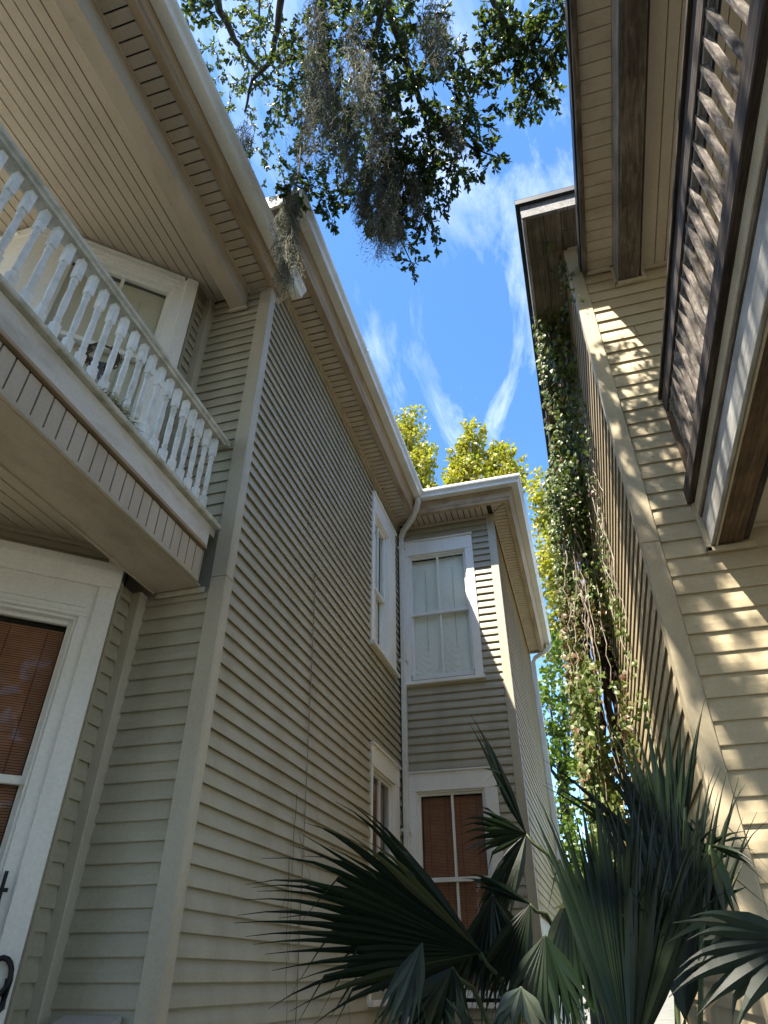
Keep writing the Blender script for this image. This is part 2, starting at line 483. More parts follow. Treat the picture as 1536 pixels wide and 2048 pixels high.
BOARDS = {}
def siding(parent, fr, s0, s1, z0, z1, exposure, holes, mat, lip=0.024, name='siding_board', seam=0.0):
    """lapped boards, one object each, cut where an opening (s0, s1, z0, z1) is"""
    z = z0
    while z < z1 - 0.02:
        h = min(exposure, z1 - z)
        spans = [(s0, s1)]
        for a, b, c, d in holes:
            if min(z + h, d) - max(z, c) > 0.5 * h:
                nxt = []
                for p, q in spans:
                    if b <= p or a >= q: nxt.append((p, q)); continue
                    if a > p: nxt.append((p, a))
                    if b < q: nxt.append((b, q))
                spans = nxt
        if seam and random.random() < seam:
            nxt = []
            for p, q in spans:
                m_ = random.uniform(p, q)
                nxt += [(p, m_ - 0.002), (m_ + 0.002, q)] if q - p > 0.8 else [(p, q)]
            spans = nxt
        for p, q in spans:
            if q - p < 0.015: continue
            key = (mat, round(q - p, 3), round(h, 3), lip)
            if key not in BOARDS:
                mb = MB(); L = q - p
                pr = [(-0.02, 0.010), (lip * 0.25, 0.012), (lip * 0.92, 0), (lip, 0.004), (lip * 0.86, h * 0.42), (0.0015, h * 0.93), (0.0, h + 0.009), (-0.02, h + 0.009)]
                n = len(pr)
                mb.add([(0, u, v) for u, v in pr] + [(L, u, v) for u, v in pr],
                       [tuple(range(n)), tuple(range(n, 2 * n))[::-1]] + [(i, n + i, n + (i + 1) % n, (i + 1) % n) for i in range(n)])
                BOARDS[key] = mb.mesh(name, mat)
            jit = random.uniform(-0.0012, 0.0012)
            rr = fr.rot @ Matrix.Rotation(random.uniform(-0.0007, 0.0007), 3, 'Y')
            place(name, BOARDS[key], fr.at(p, jit, z), parent, rr)
        z += exposure
    return parent

def strips(parent, name, mat, n, at_fn, step, size, rot=None, key=None):
    """n alike flat pieces: at_fn(i) gives the corner, size the box"""
    mb = MB(); mb.box(0, size[0], 0, size[1], 0, size[2])
    me = mb.mesh(name, mat)
    for i in range(n): place(name, me, at_fn(i), parent, rot)

OAK_CLUSTERS = [
    ((-1.322, 2.111, 8.78), 0.751, 62),
    ((-0.654, 2.149, 8.335), 0.701, 74),
    ((-0.151, 2.19, 7.93), 0.535, 56),
    ((-1.031, 2.467, 8.177), 0.566, 50),
    ((-0.48, 2.466, 7.703), 0.527, 58),
    ((-0.152, 2.514, 7.592), 0.321, 30),
    ((-1.822, 2.476, 9.202), 0.530, 26),
    ((-2.312, 2.273, 10.21), 0.594, 26),
    ((-2.729, 2.47, 10.249), 0.357, 16),
    ((-2.643, 2.757, 9.97), 0.384, 16),
    ((-2.483, 3.02, 9.706), 0.445, 18),
    ((-2.366, 3.312, 9.176), 0.261, 9),
    ((-1.481, 2.845, 8.49), 0.433, 26),
    ((-0.958, 2.861, 7.916), 0.399, 32),
    ((-0.474, 2.783, 7.566), 0.326, 30),
    ((-0.066, 2.704, 7.511), 0.188, 12),
    ((-0.723, 3.028, 7.306), 0.272, 22),
    ((-0.519, 3.104, 7.173), 0.170, 13),
    ((-1.046, 3.084, 7.569), 0.186, 13),
    ((-1.243, 2.976, 7.925), 0.270, 18),
    ((-0.96, 3.287, 7.359), 0.112, 7),
    ((-1.083, 3.212, 7.379), 0.081, 5),
    ((-0.785, 3.47, 7.159), 0.050, 2),
    ((-0.756, 3.647, 7.049), 0.045, 3),
    ((0.386, 2.212, 7.806), 0.181, 14),
    ((0.258, 2.321, 7.666), 0.128, 9),
    ((0.323, 2.289, 7.675), 0.089, 5),
    ((0.542, 2.386, 7.622), 0.178, 15),
    ((0.678, 2.259, 7.549), 0.175, 13),
    ((0.745, 2.17, 7.575), 0.175, 14),
    ((0.788, 2.328, 7.509), 0.073, 6),
    ((0.569, 2.55, 7.552), 0.109, 10),
    ((0.527, 2.671, 7.503), 0.099, 9),
    ((0.43, 2.722, 7.487), 0.049, 4),
    ((0.426, 2.503, 7.584), 0.049, 3),
    ((0.111, 2.933, 7.287), 0.063, 5),
    ((0.249, 2.66, 7.526), 0.040, 2),
    ((-0.132, 2.971, 7.267), 0.117, 8),
    ((-0.345, 2.966, 7.374), 0.198, 14),
    ((-1.696, 2.955, 7.943), 0.191, 8),
    ((-1.52, 3.074, 7.702), 0.149, 9),
    ((-1.45, 3.183, 7.547), 0.073, 5),
    ((-1.544, 2.653, 7.102), 0.096, 7),
    ((-0.527, 3.281, 7.069), 0.088, 5),
    ((-1.355, 2.483, 8.654), 0.462, 30),
]
OAK_LIMBS = [
    ([(-2.116, 1.141, 10.791), (-2.423, 1.788, 10.399), (-2.461, 2.088, 10.215), (-2.389, 2.347, 10.062), (-2.244, 2.588, 9.923), (-2.13, 2.774, 9.784)], 0.060, 0.015),
    ([(-1.164, 1.352, 9.399), (-1.491, 1.781, 9.151), (-1.663, 2.1, 9.032), (-1.826, 2.301, 8.933), (-2.036, 2.37, 8.856), (-2.203, 2.579, 8.735)], 0.045, 0.010),
    ([(-1.164, 1.352, 9.399), (-1.141, 1.877, 8.876), (-1.208, 2.151, 8.683), (-1.28, 2.43, 8.579), (-1.291, 2.699, 8.368), (-1.249, 2.982, 8.034), (-1.067, 3.147, 7.647)], 0.050, 0.012),
    ([(-0.359, 1.421, 8.649), (-0.533, 1.884, 8.321), (-0.499, 2.229, 8.111), (-0.413, 2.559, 7.778), (-0.187, 2.793, 7.577), (-0.026, 2.92, 7.407), (0.11, 2.94, 7.284)], 0.045, 0.006),
    ([(0.087, 1.539, 8.326), (0.246, 1.946, 8.006), (0.337, 2.153, 7.83), (0.428, 2.283, 7.724), (0.538, 2.416, 7.61), (0.57, 2.599, 7.531), (0.462, 2.729, 7.481)], 0.030, 0.005),
    ([(1.241, 1.923, 7.79), (0.93, 2.109, 7.677), (0.742, 2.26, 7.596), (0.614, 2.369, 7.568)], 0.028, 0.008),
    ([(-0.533, 1.884, 8.321), (-0.745, 2.228, 8.194), (-0.887, 2.545, 8.06), (-0.823, 2.894, 7.81), (-0.765, 3.191, 7.442), (-0.855, 3.431, 7.291), (-0.756, 3.647, 7.049)], 0.030, 0.004),
    ([(-1.208, 2.151, 8.683), (-1.392, 2.432, 8.341), (-1.484, 2.53, 7.735), (-1.519, 2.611, 7.014)], 0.020, 0.006),
    ([(-1.516, 2.602, 7.02), (-1.438, 2.708, 7.104), (-1.386, 2.918, 7.24), (-1.417, 3.146, 7.343)], 0.009, 0.004),
    ([(-1.792, 1.883, 9.377), (-1.85, 2.026, 9.221), (-1.881, 2.179, 9.064), (-1.826, 2.301, 8.933)], 0.012, 0.006),
    ([(-0.413, 2.559, 7.778), (-0.39, 2.805, 7.562), (-0.399, 3.006, 7.35), (-0.411, 3.229, 7.169)], 0.018, 0.005),
]
MOSS = [
    ((-1.52, 2.614, 7.012), 1.350, 0.047, 95),
    ((-1.196, 2.118, 8.695), 2.423, 0.085, 45),
    ((-0.739, 1.956, 8.281), 1.974, 0.090, 55),
    ((-1.052, 2.535, 8.148), 1.470, 0.076, 50),
    ((-0.79, 2.812, 7.63), 1.524, 0.076, 150),
    ((-0.789, 3.109, 7.482), 0.866, 0.066, 110),
    ((-1.017, 2.95, 7.754), 0.912, 0.073, 90),
    ((-0.177, 2.66, 7.528), 0.551, 0.064, 70),
    ((-0.594, 2.93, 7.484), 0.799, 0.080, 90),
    ((-1.126, 1.852, 8.78), 1.489, 0.091, 40),
    ((-1.146, 2.285, 8.438), 1.651, 0.078, 45),
    ((-0.719, 2.375, 8.038), 1.539, 0.073, 50),
    ((-2.218, 2.68, 8.693), 0.798, 0.084, 60),
    ((-0.174, 2.022, 7.985), 1.051, 0.112, 80),
]
PALMS = {'A': [((-0.409, 2.567, 1.669), [((-0.825, -0.484, 0.29), (0.318, 0.025, 0.948), 0.724, 31, 34, 0.036, 0.1)], (-0.326, 2.727, 1.464)), ((-0.435, 2.612, 1.691), [((-0.837, -0.331, -0.435), (-0.426, -0.102, 0.899), 0.367, 34, 18, 0.036, 0.22)], (-0.342, 2.725, 1.464)), ((-0.246, 2.853, 2.058), [((-0.317, -0.36, 0.878), (0.937, 0.025, 0.348), 0.436, 5, 5, 0.03, 0.0), ((-0.788, -0.616, -0.015), (0.098, -0.15, 0.984), 0.298, 26, 8, 0.026, 0.35), ((-0.486, -0.238, -0.841), (-0.835, -0.157, 0.527), 0.377, 13, 14, 0.04, 0.12)], (-0.101, 2.939, 1.84)), ((-0.245, 2.681, 1.81), [((-0.469, -0.182, -0.864), (-0.862, -0.117, 0.493), 0.353, 20, 14, 0.034, 0.15), ((-0.763, -0.52, 0.384), (0.464, -0.027, 0.885), 0.267, 6, 3, 0.026, 0.3)], (-0.156, 2.845, 1.682)), ((-0.105, 2.588, 1.83), [((-0.166, -0.243, -0.956), (-0.981, -0.056, 0.185), 0.405, 20, 16, 0.036, 0.1), ((0.84, -0.518, -0.162), (-0.139, 0.082, -0.987), 0.186, 12, 4, 0.022, 0.5)], (-0.1, 2.987, 1.86)), ((-0.344, 1.863, 1.453), [((-0.048, -0.376, 0.926), (0.973, 0.19, 0.128), 0.124, 17, 7, 0.03, 0.1)], (-0.367, 2.054, 1.365)), ((-0.214, 1.888, 1.583), [((-0.38, -0.735, -0.562), (-0.772, -0.082, 0.63), 0.152, 14, 5, 0.03, 0.35), ((0.428, -0.41, -0.806), (-0.9, -0.106, -0.424), 0.118, 14, 4, 0.03, 0.45)], (-0.263, 2.07, 1.367)), ((-0.538, 2.286, 1.688), [((-0.212, -0.566, -0.797), (-0.89, -0.225, 0.396), 0.312, 16, 7, 0.03, 0.25)], None), ((-0.377, 2.713, 1.844), [((-0.284, -0.158, -0.946), (-0.938, -0.158, 0.308), 0.373, 20, 13, 0.034, 0.2), ((0.412, -0.083, -0.907), (-0.91, -0.09, -0.405), 0.302, 14, 7, 0.034, 0.2)], (-0.266, 2.887, 1.539)), ((-0.192, 2.49, 1.711), [((-0.282, -0.346, -0.895), (-0.94, -0.087, 0.33), 0.33, 22, 13, 0.036, 0.2), ((0.328, -0.364, -0.872), (-0.942, -0.058, -0.33), 0.262, 14, 7, 0.034, 0.25)], (-0.241, 2.678, 1.359)), ((-0.474, 2.404, 1.627), [((-0.505, -0.529, -0.682), (-0.735, -0.152, 0.661), 0.261, 20, 10, 0.032, 0.25), ((0.121, -0.44, -0.89), (-0.98, -0.193, -0.038), 0.235, 16, 8, 0.034, 0.1)], (-0.385, 2.567, 1.447))], 'B': [((-0.001, 2.143, 1.421), [((0.05, 0.221, 0.974), (0.999, -0.004, -0.05), 0.696, 19, 46, 0.029, 0.05), ((0.381, 0.184, 0.906), (0.924, -0.032, -0.381), 0.617, 13, 16, 0.028, 0.12)], (0.001, 2.176, 1.277)), ((0.172, 2.542, 1.502), [((0.167, 0.132, 0.977), (0.985, -0.073, -0.158), 0.796, 24, 46, 0.029, 0.06)], (0.1, 2.484, 1.333)), ((0.255, 2.722, 1.895), [((-0.059, -0.018, 0.998), (0.993, -0.099, 0.057), 0.552, 24, 11, 0.038, 0.03), ((-0.735, -0.194, 0.65), (0.676, -0.142, 0.723), 0.534, 5, 3, 0.026, 0.06), ((0.352, -0.159, 0.922), (0.931, -0.048, -0.363), 0.604, 3, 2, 0.022, 0), ((0.629, -0.711, 0.314), (0.49, 0.049, -0.871), 0.352, 14, 4, 0.022, 0.5)], (0.131, 2.587, 1.376)), ((0.353, 2.502, 1.944), [((-0.127, -0.111, -0.986), (-0.986, 0.124, 0.113), 0.231, 22, 6, 0.034, 0.2), ((0.649, -0.67, -0.36), (-0.333, 0.175, -0.927), 0.168, 10, 2, 0.02, 0.5)], (0.177, 2.485, 1.387)), ((0.299, 1.418, 1.651), [((-0.986, -0.094, -0.135), (-0.135, -0.007, 0.991), 0.219, 30, 11, 0.034, 0.3)], (0.309, 1.567, 1.502))]}
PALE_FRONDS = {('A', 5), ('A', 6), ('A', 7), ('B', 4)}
OAK_DENSITY = 1.2
SHADE_CLUSTERS = [((-2.45, 1.65, 10.0), 0.6, 46), ((-1.1, 0.6, 9.6), 0.9, 66), ((-0.3, 0.4, 9.2), 0.8, 26), ((0.6, 0.4, 8.8), 0.7, 20), ((-1.8, -0.4, 10.2), 1.1, 80), ((-0.4, -0.7, 9.6), 1.2, 100), ((0.8, -0.8, 9.2), 1.1, 90),
    ((-2.6, 1.0, 10.9), 0.9, 40), ((0.2, 1.5, 8.6), 0.5, 6), ((-0.8, 1.5, 8.9), 0.6, 12), ((1.8, -0.2, 9.4), 1.0, 50), ((-3.2, -1.2, 10.6), 1.2, 50), ((0.0, -2.6, 9.8), 1.2, 110), ((-2.0, -3.0, 9.6), 1.3, 100), ((2.2, -3.0, 9.4), 1.3, 100), ((0.2, -4.4, 9.4), 1.5, 110), ((-3.6, -4.2, 9.6), 1.5, 100), ((3.6, -4.4, 9.2), 1.5, 100)]
SKY_BLOCK_CLUSTERS = [((x, y, z), 2.0, n * 2) for x, y, z, n in ((-8, -7, 4.5, 60), (-5, -8, 4.0, 60), (-2, -8.5, 4.2, 60), (1, -8.5, 4.0, 60), (4, -8, 4.4, 60), (7, -7, 4.5, 60),
    (-7, -7.5, 7.5, 60), (-4, -8, 7.8, 60), (-1, -8.5, 8.0, 60), (2, -8.2, 7.8, 60), (5, -7.5, 7.5, 60), (-5.5, -6.5, 10.5, 50), (-2, -7, 11, 50), (1.5, -7, 11, 50), (4.5, -6.5, 10.4, 50), (0, -5.5, 12.4, 40), (-3.2, -5, 12.6, 40), (8.5, -4.5, 6.5, 50), (8, -5, 9, 40), (-9, -6, 2, 60), (-6, -7, 1.6, 60), (-3, -7.5, 1.6, 60), (0, -7.5, 1.5, 60), (3, -7.5, 1.6, 60), (6, -7, 1.6, 60))]
# ================================================================== ground
g = MB(); g.add([(-600, -600, 0), (600, -600, 0), (600, 600, 0), (-600, 600, 0)], [(0, 1, 2, 3)])
g = g.build('ground', 'ground'); g['kind'] = 'structure'

# ================================================================== windows
def window(house, fr, s0, s1, z0, z1, g0, g1, gz0, gz1, rail, mun, blind, bars=False, proud=0.035, cap=True, sill=True, jamb_split=True):
    """double hung sash: casing outer s0..s1, z0..z1; glass g0..g1, gz0..gz1; rail = underside of meeting rail; mun = s of the muntin"""
    w = MB(); w.fbox(fr, s0 + 0.02, s1 - 0.02, -0.16, -0.13, z0, z1 - 0.02)
    win = w.build('window', 'dark_room', house)
    b = MB()
    st = 0.045                                   # sash stile
    i0, i1 = g0 - st, g1 + st
    b.fbox(fr, s0, i0, -0.10, proud, z0, gz1 + st)
    b.fbox(fr, i1, s1, -0.10, proud, z0, gz1 + st)
    b.fbox(fr, s0, s1, -0.10, proud + 0.004, gz1 + st, z1)
    if jamb_split:                               # a stepped stop bead round the opening
        b.fbox(fr, i0, i0 + 0.018, -0.09, proud - 0.022, gz0 - 0.02, gz1 + st)
        b.fbox(fr, i1 - 0.018, i1, -0.09, proud - 0.022, gz0 - 0.02, gz1 + st)
        b.fbox(fr, i0 + 0.018, i1 - 0.018, -0.09, proud - 0.022, gz1 + st - 0.02, gz1 + st)
    b.build('casing', 'white', win, 0.004)
    if cap:
        c = MB(); c.fbox(fr, s0 - 0.012, s1 + 0.012, -0.02, proud + 0.03, z1, z1 + 0.022); c.build('head_cap', 'white', win, 0.003)
    if sill:
        c = MB(); c.fbox(fr, s0 - 0.02, s1 + 0.02, -0.10, proud + 0.045, z0 - 0.045, z0); c.build('sill', 'white', win, 0.004)
    for up in (True, False):
        za, zb = (rail, gz1 + st) if up else (gz0 - st - 0.02, rail + 0.046)
        ua, ub = (-0.055, -0.022) if up else (-0.092, -0.059)
        s = MB()
        s.fbox(fr, i0 + 0.004, g0, ua, ub, za, zb); s.fbox(fr, g1, i1 - 0.004, ua, ub, za, zb)
        s.fbox(fr, g0, g1, ua, ub, za, za + (0.046 if up else st + 0.02)); s.fbox(fr, g0, g1, ua, ub, zb - (st if up else 0.040), zb)
        sash = s.build('sash', 'white', win, 0.003)
        pz0, pz1 = (za + 0.046, zb - st) if up else (za + st + 0.02, zb - 0.040)
        if mun is not None:
            m = MB(); m.fbox(fr, mun - 0.014, mun + 0.014, ua + 0.003, ub + 0.002, pz0, pz1); m.build('muntin', 'white', win)
            spans = ((g0, mun - 0.014), (mun + 0.014, g1))
        else: spans = ((g0, g1),)
        for a, c in spans:
            p = MB(); p.fbox(fr, a, c, ua + 0.012, ua + 0.017, pz0, pz1); p.build('pane', 'glass', win)
    if blind == 'bamboo':
        k = MB(); z = gz0
        while z < gz1 - 0.02:
            k.fbox(fr, g0 + 0.01, g1 - 0.01, -0.1065, -0.104 + random.uniform(0, 0.001), z, z + random.uniform(0.0085, 0.0102)); z += 0.0148
        kb = k.build('blind', 'bamboo', win)
        k = MB(); k.fbox(fr, g0 - 0.02, g1 + 0.02, -0.118, -0.112, gz0 - 0.05, gz1 - 0.03); k.build('blind_backing', 'bamboo_gap', win)
        k = MB()
        for t in (0.12, 0.38, 0.63, 0.88):
            s = g0 + (g1 - g0) * t
            k.fbox(fr, s - 0.003, s + 0.003, -0.1005, -0.0985, gz0, gz1 - 0.03)
        k.build('blind_cord', 'bamboo_gap', win)
    elif blind:
        k = MB(); nx, nz = 40, 60
        vs = []; fs = []
        for j in range(nz + 1):
            v = j / nz
            for i in range(nx + 1):
                t = i / nx
                ruf = max(0, 1 - v / 0.42) ** 1.6
                sw = 0.006 * math.sin(t * 7) + ruf * 0.010 * math.sin(v * 120 + 5 * math.cos(6.283 * (t - 0.25) * 2))
                vs.append(fr.at(g0 - 0.02 + (g1 - g0 + 0.04) * t, -0.112 + sw, gz0 - 0.03 + (gz1 - gz0 + 0.04) * v))
        for j in range(nz):
            for i in range(nx):
                a = j * (nx + 1) + i
                fs.append((a, a + 1, a + nx + 2, a + nx + 1))
        k.add(vs, fs, True); k.build('blind', blind, win)
        k = MB()
        for t in (0.24, 0.76):
            s = g0 + (g1 - g0) * t
            k.fbox(fr, s - 0.002, s + 0.002, -0.100, -0.097, gz0 + 0.35, gz1 - 0.16)
        k.build('blind_cord', 'cord', win)
    if bars:
        zt = bars
        k = MB()
        for t in (0.02, 0.26, 0.5, 0.74, 0.98):
            s = g0 + (g1 - g0) * t
            k.fbox(fr, s - 0.010, s + 0.010, 0.006, 0.026, gz0 - 0.02, zt)
        n = int((zt - gz0) / 0.155)
        for i in range(n + 1):
            z = gz0 + 0.04 + i * 0.155
            k.fbox(fr, g0 - 0.05, g1 + 0.05, 0.0, 0.006, z - 0.009, z + 0.009)
        k.build('guard_bars', 'black_iron', win)
    return win

GUT = [(0.0, 0.0), (0.098, 0.0), (0.102, 0.022), (0.112, 0.045), (0.138, 0.072), (0.145, 0.090), (0.145, 0.118), (0.128, 0.118), (0.128, 0.100), (0.01, 0.100), (0.0, 0.118)]

# ================================================================== left house
YF, XW, YW, XE = 3.483, -2.15, 8.28, -0.69        # front wall, side wall, wing front, wing end
house = thing('house', 'two-storey house of olive grey lap siding with white balustraded porch and white gutters', 'house', (-5.2, 7.0, 0))
F_side, F_front, F_wing, F_wend = Frame((XW, 0), (1, 0)), Frame((0, YF), (0, -1)), Frame((0, YW), (0, -1)), Frame((XE, 0), (1, 0))
F_bay = Frame((-2.80, 3.248), (0.672, -0.74))
F_ret = Frame((-2.80, 0), (1, 0))
BAY_L = 1.36
bx, by = F_bay.at(BAY_L, 0, 0).xy
F_bayf = Frame((0, by), (0, -1))

w = MB(); w.box(-9.5, XW - 0.16, YF + 0.16, 16.0, 0, 7.30); side_wall = w.build('side_wall', 'siding', house)
w = MB(); w.box(XW - 0.5, XE - 0.05, YW + 0.17, 13.62, 0, 7.30); wing_wall = w.build('wing_wall', 'siding', house)
w = MB(); w.box(-2.95, XW - 0.01, YF + 0.02, YF + 0.14, 0, 7.04); front_wall = w.build('front_wall', 'siding', house)
q = F_bay.at(BAY_L, -0.17, 0)
w = MB(); w.prism([(-2.97, YF + 0.15), (-2.97, 3.36), (q.x + 0.06, q.y + 0.02), (q.x, by + 0.17), (-9.5, by + 0.17), (-9.5, YF + 0.15)], 0, 7.0)
bay_wall = w.build('bay_wall', 'siding', house)

E = 0.1055
W1 = (-7.95, -6.84, 4.83, 7.00)
W2 = (-8.02, -6.90, 1.44, 3.66)
W3 = (1.020, 2.100, 4.82, 7.015)
W4 = (0.985, 2.085, 1.40, 3.655)
siding(side_wall, F_side, -YW + 0.005, -YF - 0.07, 1.16, 7.295, E, [W1, W2], 'siding')
siding(wing_wall, F_wing, -XE + 0.075, -XW - 0.02, 1.16, 7.295, E, [W3, W4], 'siding')
siding(wing_wall, F_wend, -13.60, -YW - 0.09, 2.2, 7.295, E, [], 'bounce_tinted_siding', 0.011)
siding(front_wall, F_front, -XW + 0.08, 2.715, 1.16, 3.775, E, [], 'siding', 0.017)
siding(front_wall, F_front, -XW + 0.08, 2.715, 4.28, 7.03, E, [], 'siding', 0.017)
siding(bay_wall, F_ret, -YF + 0.012, -3.262, 1.16, 3.775, E, [], 'siding', 0.017)
siding(bay_wall, F_ret, -YF + 0.012, -3.262, 4.28, 6.99, E, [], 'siding', 0.017)
for fr_, a, b, c, d in ((F_bay, 0.10, BAY_L, 3.86, 3.995), (F_bayf, -bx + 0.02, 6.0, 3.86, 3.995)):
    siding(bay_wall, fr_, a, b, c, d, 0.0675, [], 'siding', 0.012)
w = MB(); w.fbox(F_bay, 0.07, 0.10, -0.02, 0.03, 3.86, 3.995); w.build('frieze_trim', 'siding', bay_wall)

# corner boards, posts
def corner(name, faces, mat='trim'):
    c = MB()
    for i, (fr_, a, b, u, z0, z1) in enumerate(faces): c.fbox(fr_, a, b, 0.0 if i == 0 and len(faces) > 1 else -0.03, u, z0, z1)
    return c.build(name, mat, house, 0.004)
for z0, z1 in ((0.0, 3.846), (3.849, 7.06)):
    corner('corner_board', [(F_front, -XW - 0.036, -XW + 0.085, 0.022, z0, z1), (F_side, -YF - 0.085, -YF - 0.001, 0.033, z0, z1 if z1 < 5 else 7.29)])
corner('corner_board', [(F_wing, -XE - 0.024, -XE + 0.085, 0.033, 0, 7.3295), (F_wend, -YW - 0.09, -YW - 0.001, 0.020, 0, 7.3285)])
corner('corner_board', [(F_wend, -13.66, -13.57, 0.03, 0, 7.295)])
for z0, z1 in ((0.0, 3.775), (4.28, 6.99)):
    c = MB(); c.fbox(F_front, 2.715, 2.795, -0.02, 0.085, z0, z1); c.build('corner_post', 'trim', house, 0.004)
    c = MB()
    c.fbox(F_ret, -3.285, -3.262, -0.02, 0.022, z0, z1); c.fbox(F_ret, -3.2615, -3.247, -0.02, 0.034, z0, z1)
    c.build('siding_channel', 'siding', house)

# windows: side wall, wing, bay
window(house, F_side, *W1, -7.56, -6.985, 4.93, 6.70, 5.685, -7.27, 'shade')
window(house, F_side, *W2, -7.79, -6.995, 1.52, 3.40, 2.48, -7.39, 'bamboo', 1.90)
window(house, F_wing, *W3, 1.178, 1.955, 4.94, 6.745, 5.815, 1.562, 'shade')
window(house, F_wing, *W4, 1.18, 1.925, 1.50, 3.40, 2.485, 1.54, 'bamboo')
lw = window(house, F_bay, 0.025, BAY_L - 0.01, 0.9, 3.69, 0.225, 1.05, 1.0, 3.425, 2.47, 0.625, 'bamboo', False, 0.055, False, False)
c = MB()
for t in range(9): c.fbox(F_bay, 0.150 + t * 0.115, 0.168 + t * 0.115, 0.088, 0.106, 0.9, 2.04)
for t in range(7): c.fbox(F_bay, 0.13, 1.15, 0.080, 0.087, 1.02 + t * 0.155, 1.038 + t * 0.155)
c.build('guard_bars', 'black_iron', lw)
c = MB(); c.miter([(0, 3.69), (0.075, 3.69), (0.085, 3.72), (0.105, 3.80), (0.105, 3.855), (0, 3.875)], [(F_bay.at(-0.015, 0, 0), F_bay.n), (F_bay.at(BAY_L, 0, 0), F_bay.n)])
c.build('head_cap', 'white', lw, 0.004)
c = MB()
c.fbox(F_bay, 0.15, 1.16, 0.055, 0.066, 3.490, 3.508); c.fbox(F_bay, 0.15, 1.16, 0.055, 0.074, 3.525, 3.542)
c.build('casing_bead', 'white', lw)
c = MB(); c.fbox(F_bay, -0.01, 0.105, -0.02, 0.085, 0.0, 3.69); c.build('corner_casing', 'white', lw, 0.006)
c = MB(); c.fbox(F_bay, 0.0, 0.09, -0.02, 0.06, 3.875, 3.995); c.build('corner_block', 'white', lw, 0.004)
uw = window(house, F_bay, 0.025, BAY_L - 0.01, 4.28, 6.97, 0.235, 1.05, 4.6, 6.80, 5.865, 0.62, 'shade_grey', False, 0.055, False, False)
c = MB(); c.fbox(F_bay, -0.01, 0.10, -0.02, 0.085, 4.28, 6.985); c.build('corner_casing', 'white', uw, 0.006)
c = MB()
c.fbox(F_bay, 0.20, 1.2, 0.055, 0.066, 6.855, 6.872); c.fbox(F_bay, 0.16, 1.24, 0.055, 0.080, 6.895, 6.915); c.fbox(F_bay, 0.12, 1.27, 0.055, 0.09, 6.945, 6.968)
c.build('casing_bead', 'white', uw)
# front facet of the bay
uf = window(house, F_bayf, -bx + 0.02, -bx + 1.30, 4.28, 6.97, -bx + 0.30, -bx + 1.02, 4.6, 6.80, 5.865, -bx + 0.66, 'shade_grey', False, 0.055, False, False)
c = MB(); c.fbox(F_bayf, -bx + 0.16, -bx + 1.16, 0.055, 0.08, 6.895, 6.915); c.build('casing_bead', 'white', uf)
lf = window(house, F_bayf, -bx + 0.02, -bx + 1.30, 0.9, 3.69, -bx + 0.30, -bx + 1.02, 1.0, 3.435, 2.47, -bx + 0.66, 'bamboo', False, 0.055, False, False)

# ---- main roof and eave
roof = MB()
ez = 7.565
roof.add([(-1.665, 2.935, ez), (-1.665, 16.5, ez), (-6.2, 16.5, ez + 3.0), (-6.2, 7.4, ez + 3.0), (-10.8, 2.935, ez), (-10.8, 16.5, ez),
          (-1.72, 2.99, ez - 0.06), (-1.72, 16.5, ez - 0.06), (-10.7, 2.99, ez - 0.06), (-10.7, 16.5, ez - 0.06)],
         [(0, 1, 2, 3), (0, 3, 4), (4, 3, 2, 5), (6, 7, 1, 0), (8, 6, 0, 4), (6, 8, 9, 7), (1, 7, 9, 5, 2)])
roof_main = roof.build('roof', 'roof', house)
roof = MB()
roof.add([(-0.235, 7.76, ez), (-0.235, 13.66, ez), (-1.9, 12.2, ez + 1.1), (-1.9, 9.5, ez + 1.1), (-3.6, 7.76, ez), (-3.6, 13.66, ez),
          (-0.30, 7.88, ez - 0.05), (-0.30, 13.6, ez - 0.05), (-3.6, 13.6, ez - 0.05), (-3.6, 7.88, ez - 0.05)],
         [(0, 1, 2, 3), (0, 3, 4), (1, 5, 2), (3, 2, 5, 4), (6, 7, 1, 0), (9, 6, 0, 4), (6, 9, 8, 7)])
roof.build('roof', 'roof', house)
CROWN = [(0.0, 7.285), (0.055, 7.285), (0.062, 7.315), (0.075, 7.33), (0.085, 7.40), (0.115, 7.45), (0.115, 7.565), (-0.02, 7.565), (-0.02, 7.285)]
GZ = [(u, z + 7.455) for u, z in GUT]
cx = -1.868
c = MB(); c.miter(CROWN, [((-6.0, 3.21, 0), (0, -1, 0)), ((cx, 3.21, 0), (1, -1, 0)), ((cx, 7.952, 0), (1, -1, 0)), ((-0.435, 7.952, 0), (1, -1, 0)), ((-0.435, 13.62, 0), (1, 0, 0))])
c.build('fascia', 'crown', house)
c = MB()
gx = cx + 0.117
c.miter(GZ, [((gx, 2.93, 0), (1, 0, 0)), ((gx, 7.835, 0), (1, -1, 0)), ((-0.318, 7.835, 0), (1, -1, 0)), ((-0.318, 13.66, 0), (1, 0, 0))])
c.build('gutter', 'gutter', house, 0.002)
# short front eave of the main roof seen beyond the porch gutter
c = MB(); c.box(-5.6, -1.612, 2.900, 2.929, 7.385, 7.585); c.build('fascia', 'trim', house, 0.004)
c = MB(); c.box(-5.6, -1.78, 2.931, 3.20, 7.40, 7.42); c.build('soffit', 'brown_wood', house)

def soffit_panels(parent, me_name, mat, boxf, positions):
    mb = MB(); mb.box(*boxf); me = mb.mesh(me_name, mat)
    for p in positions: place(me_name, me, p, parent)
M['gap'] = plain('soffit_gap', (0.022, 0.016, 0.011), 0.9)
def soffit2(back, panel, positions, rails, mat, owner):
    b = MB(); b.box(*back); par = b.build('soffit', 'gap', owner)
    soffit_panels(par, 'soffit_panel', mat, panel, positions)
    for r in rails:
        k = MB(); k.box(*r); k.build('soffit_trim', mat, par, 0.002)
    return par
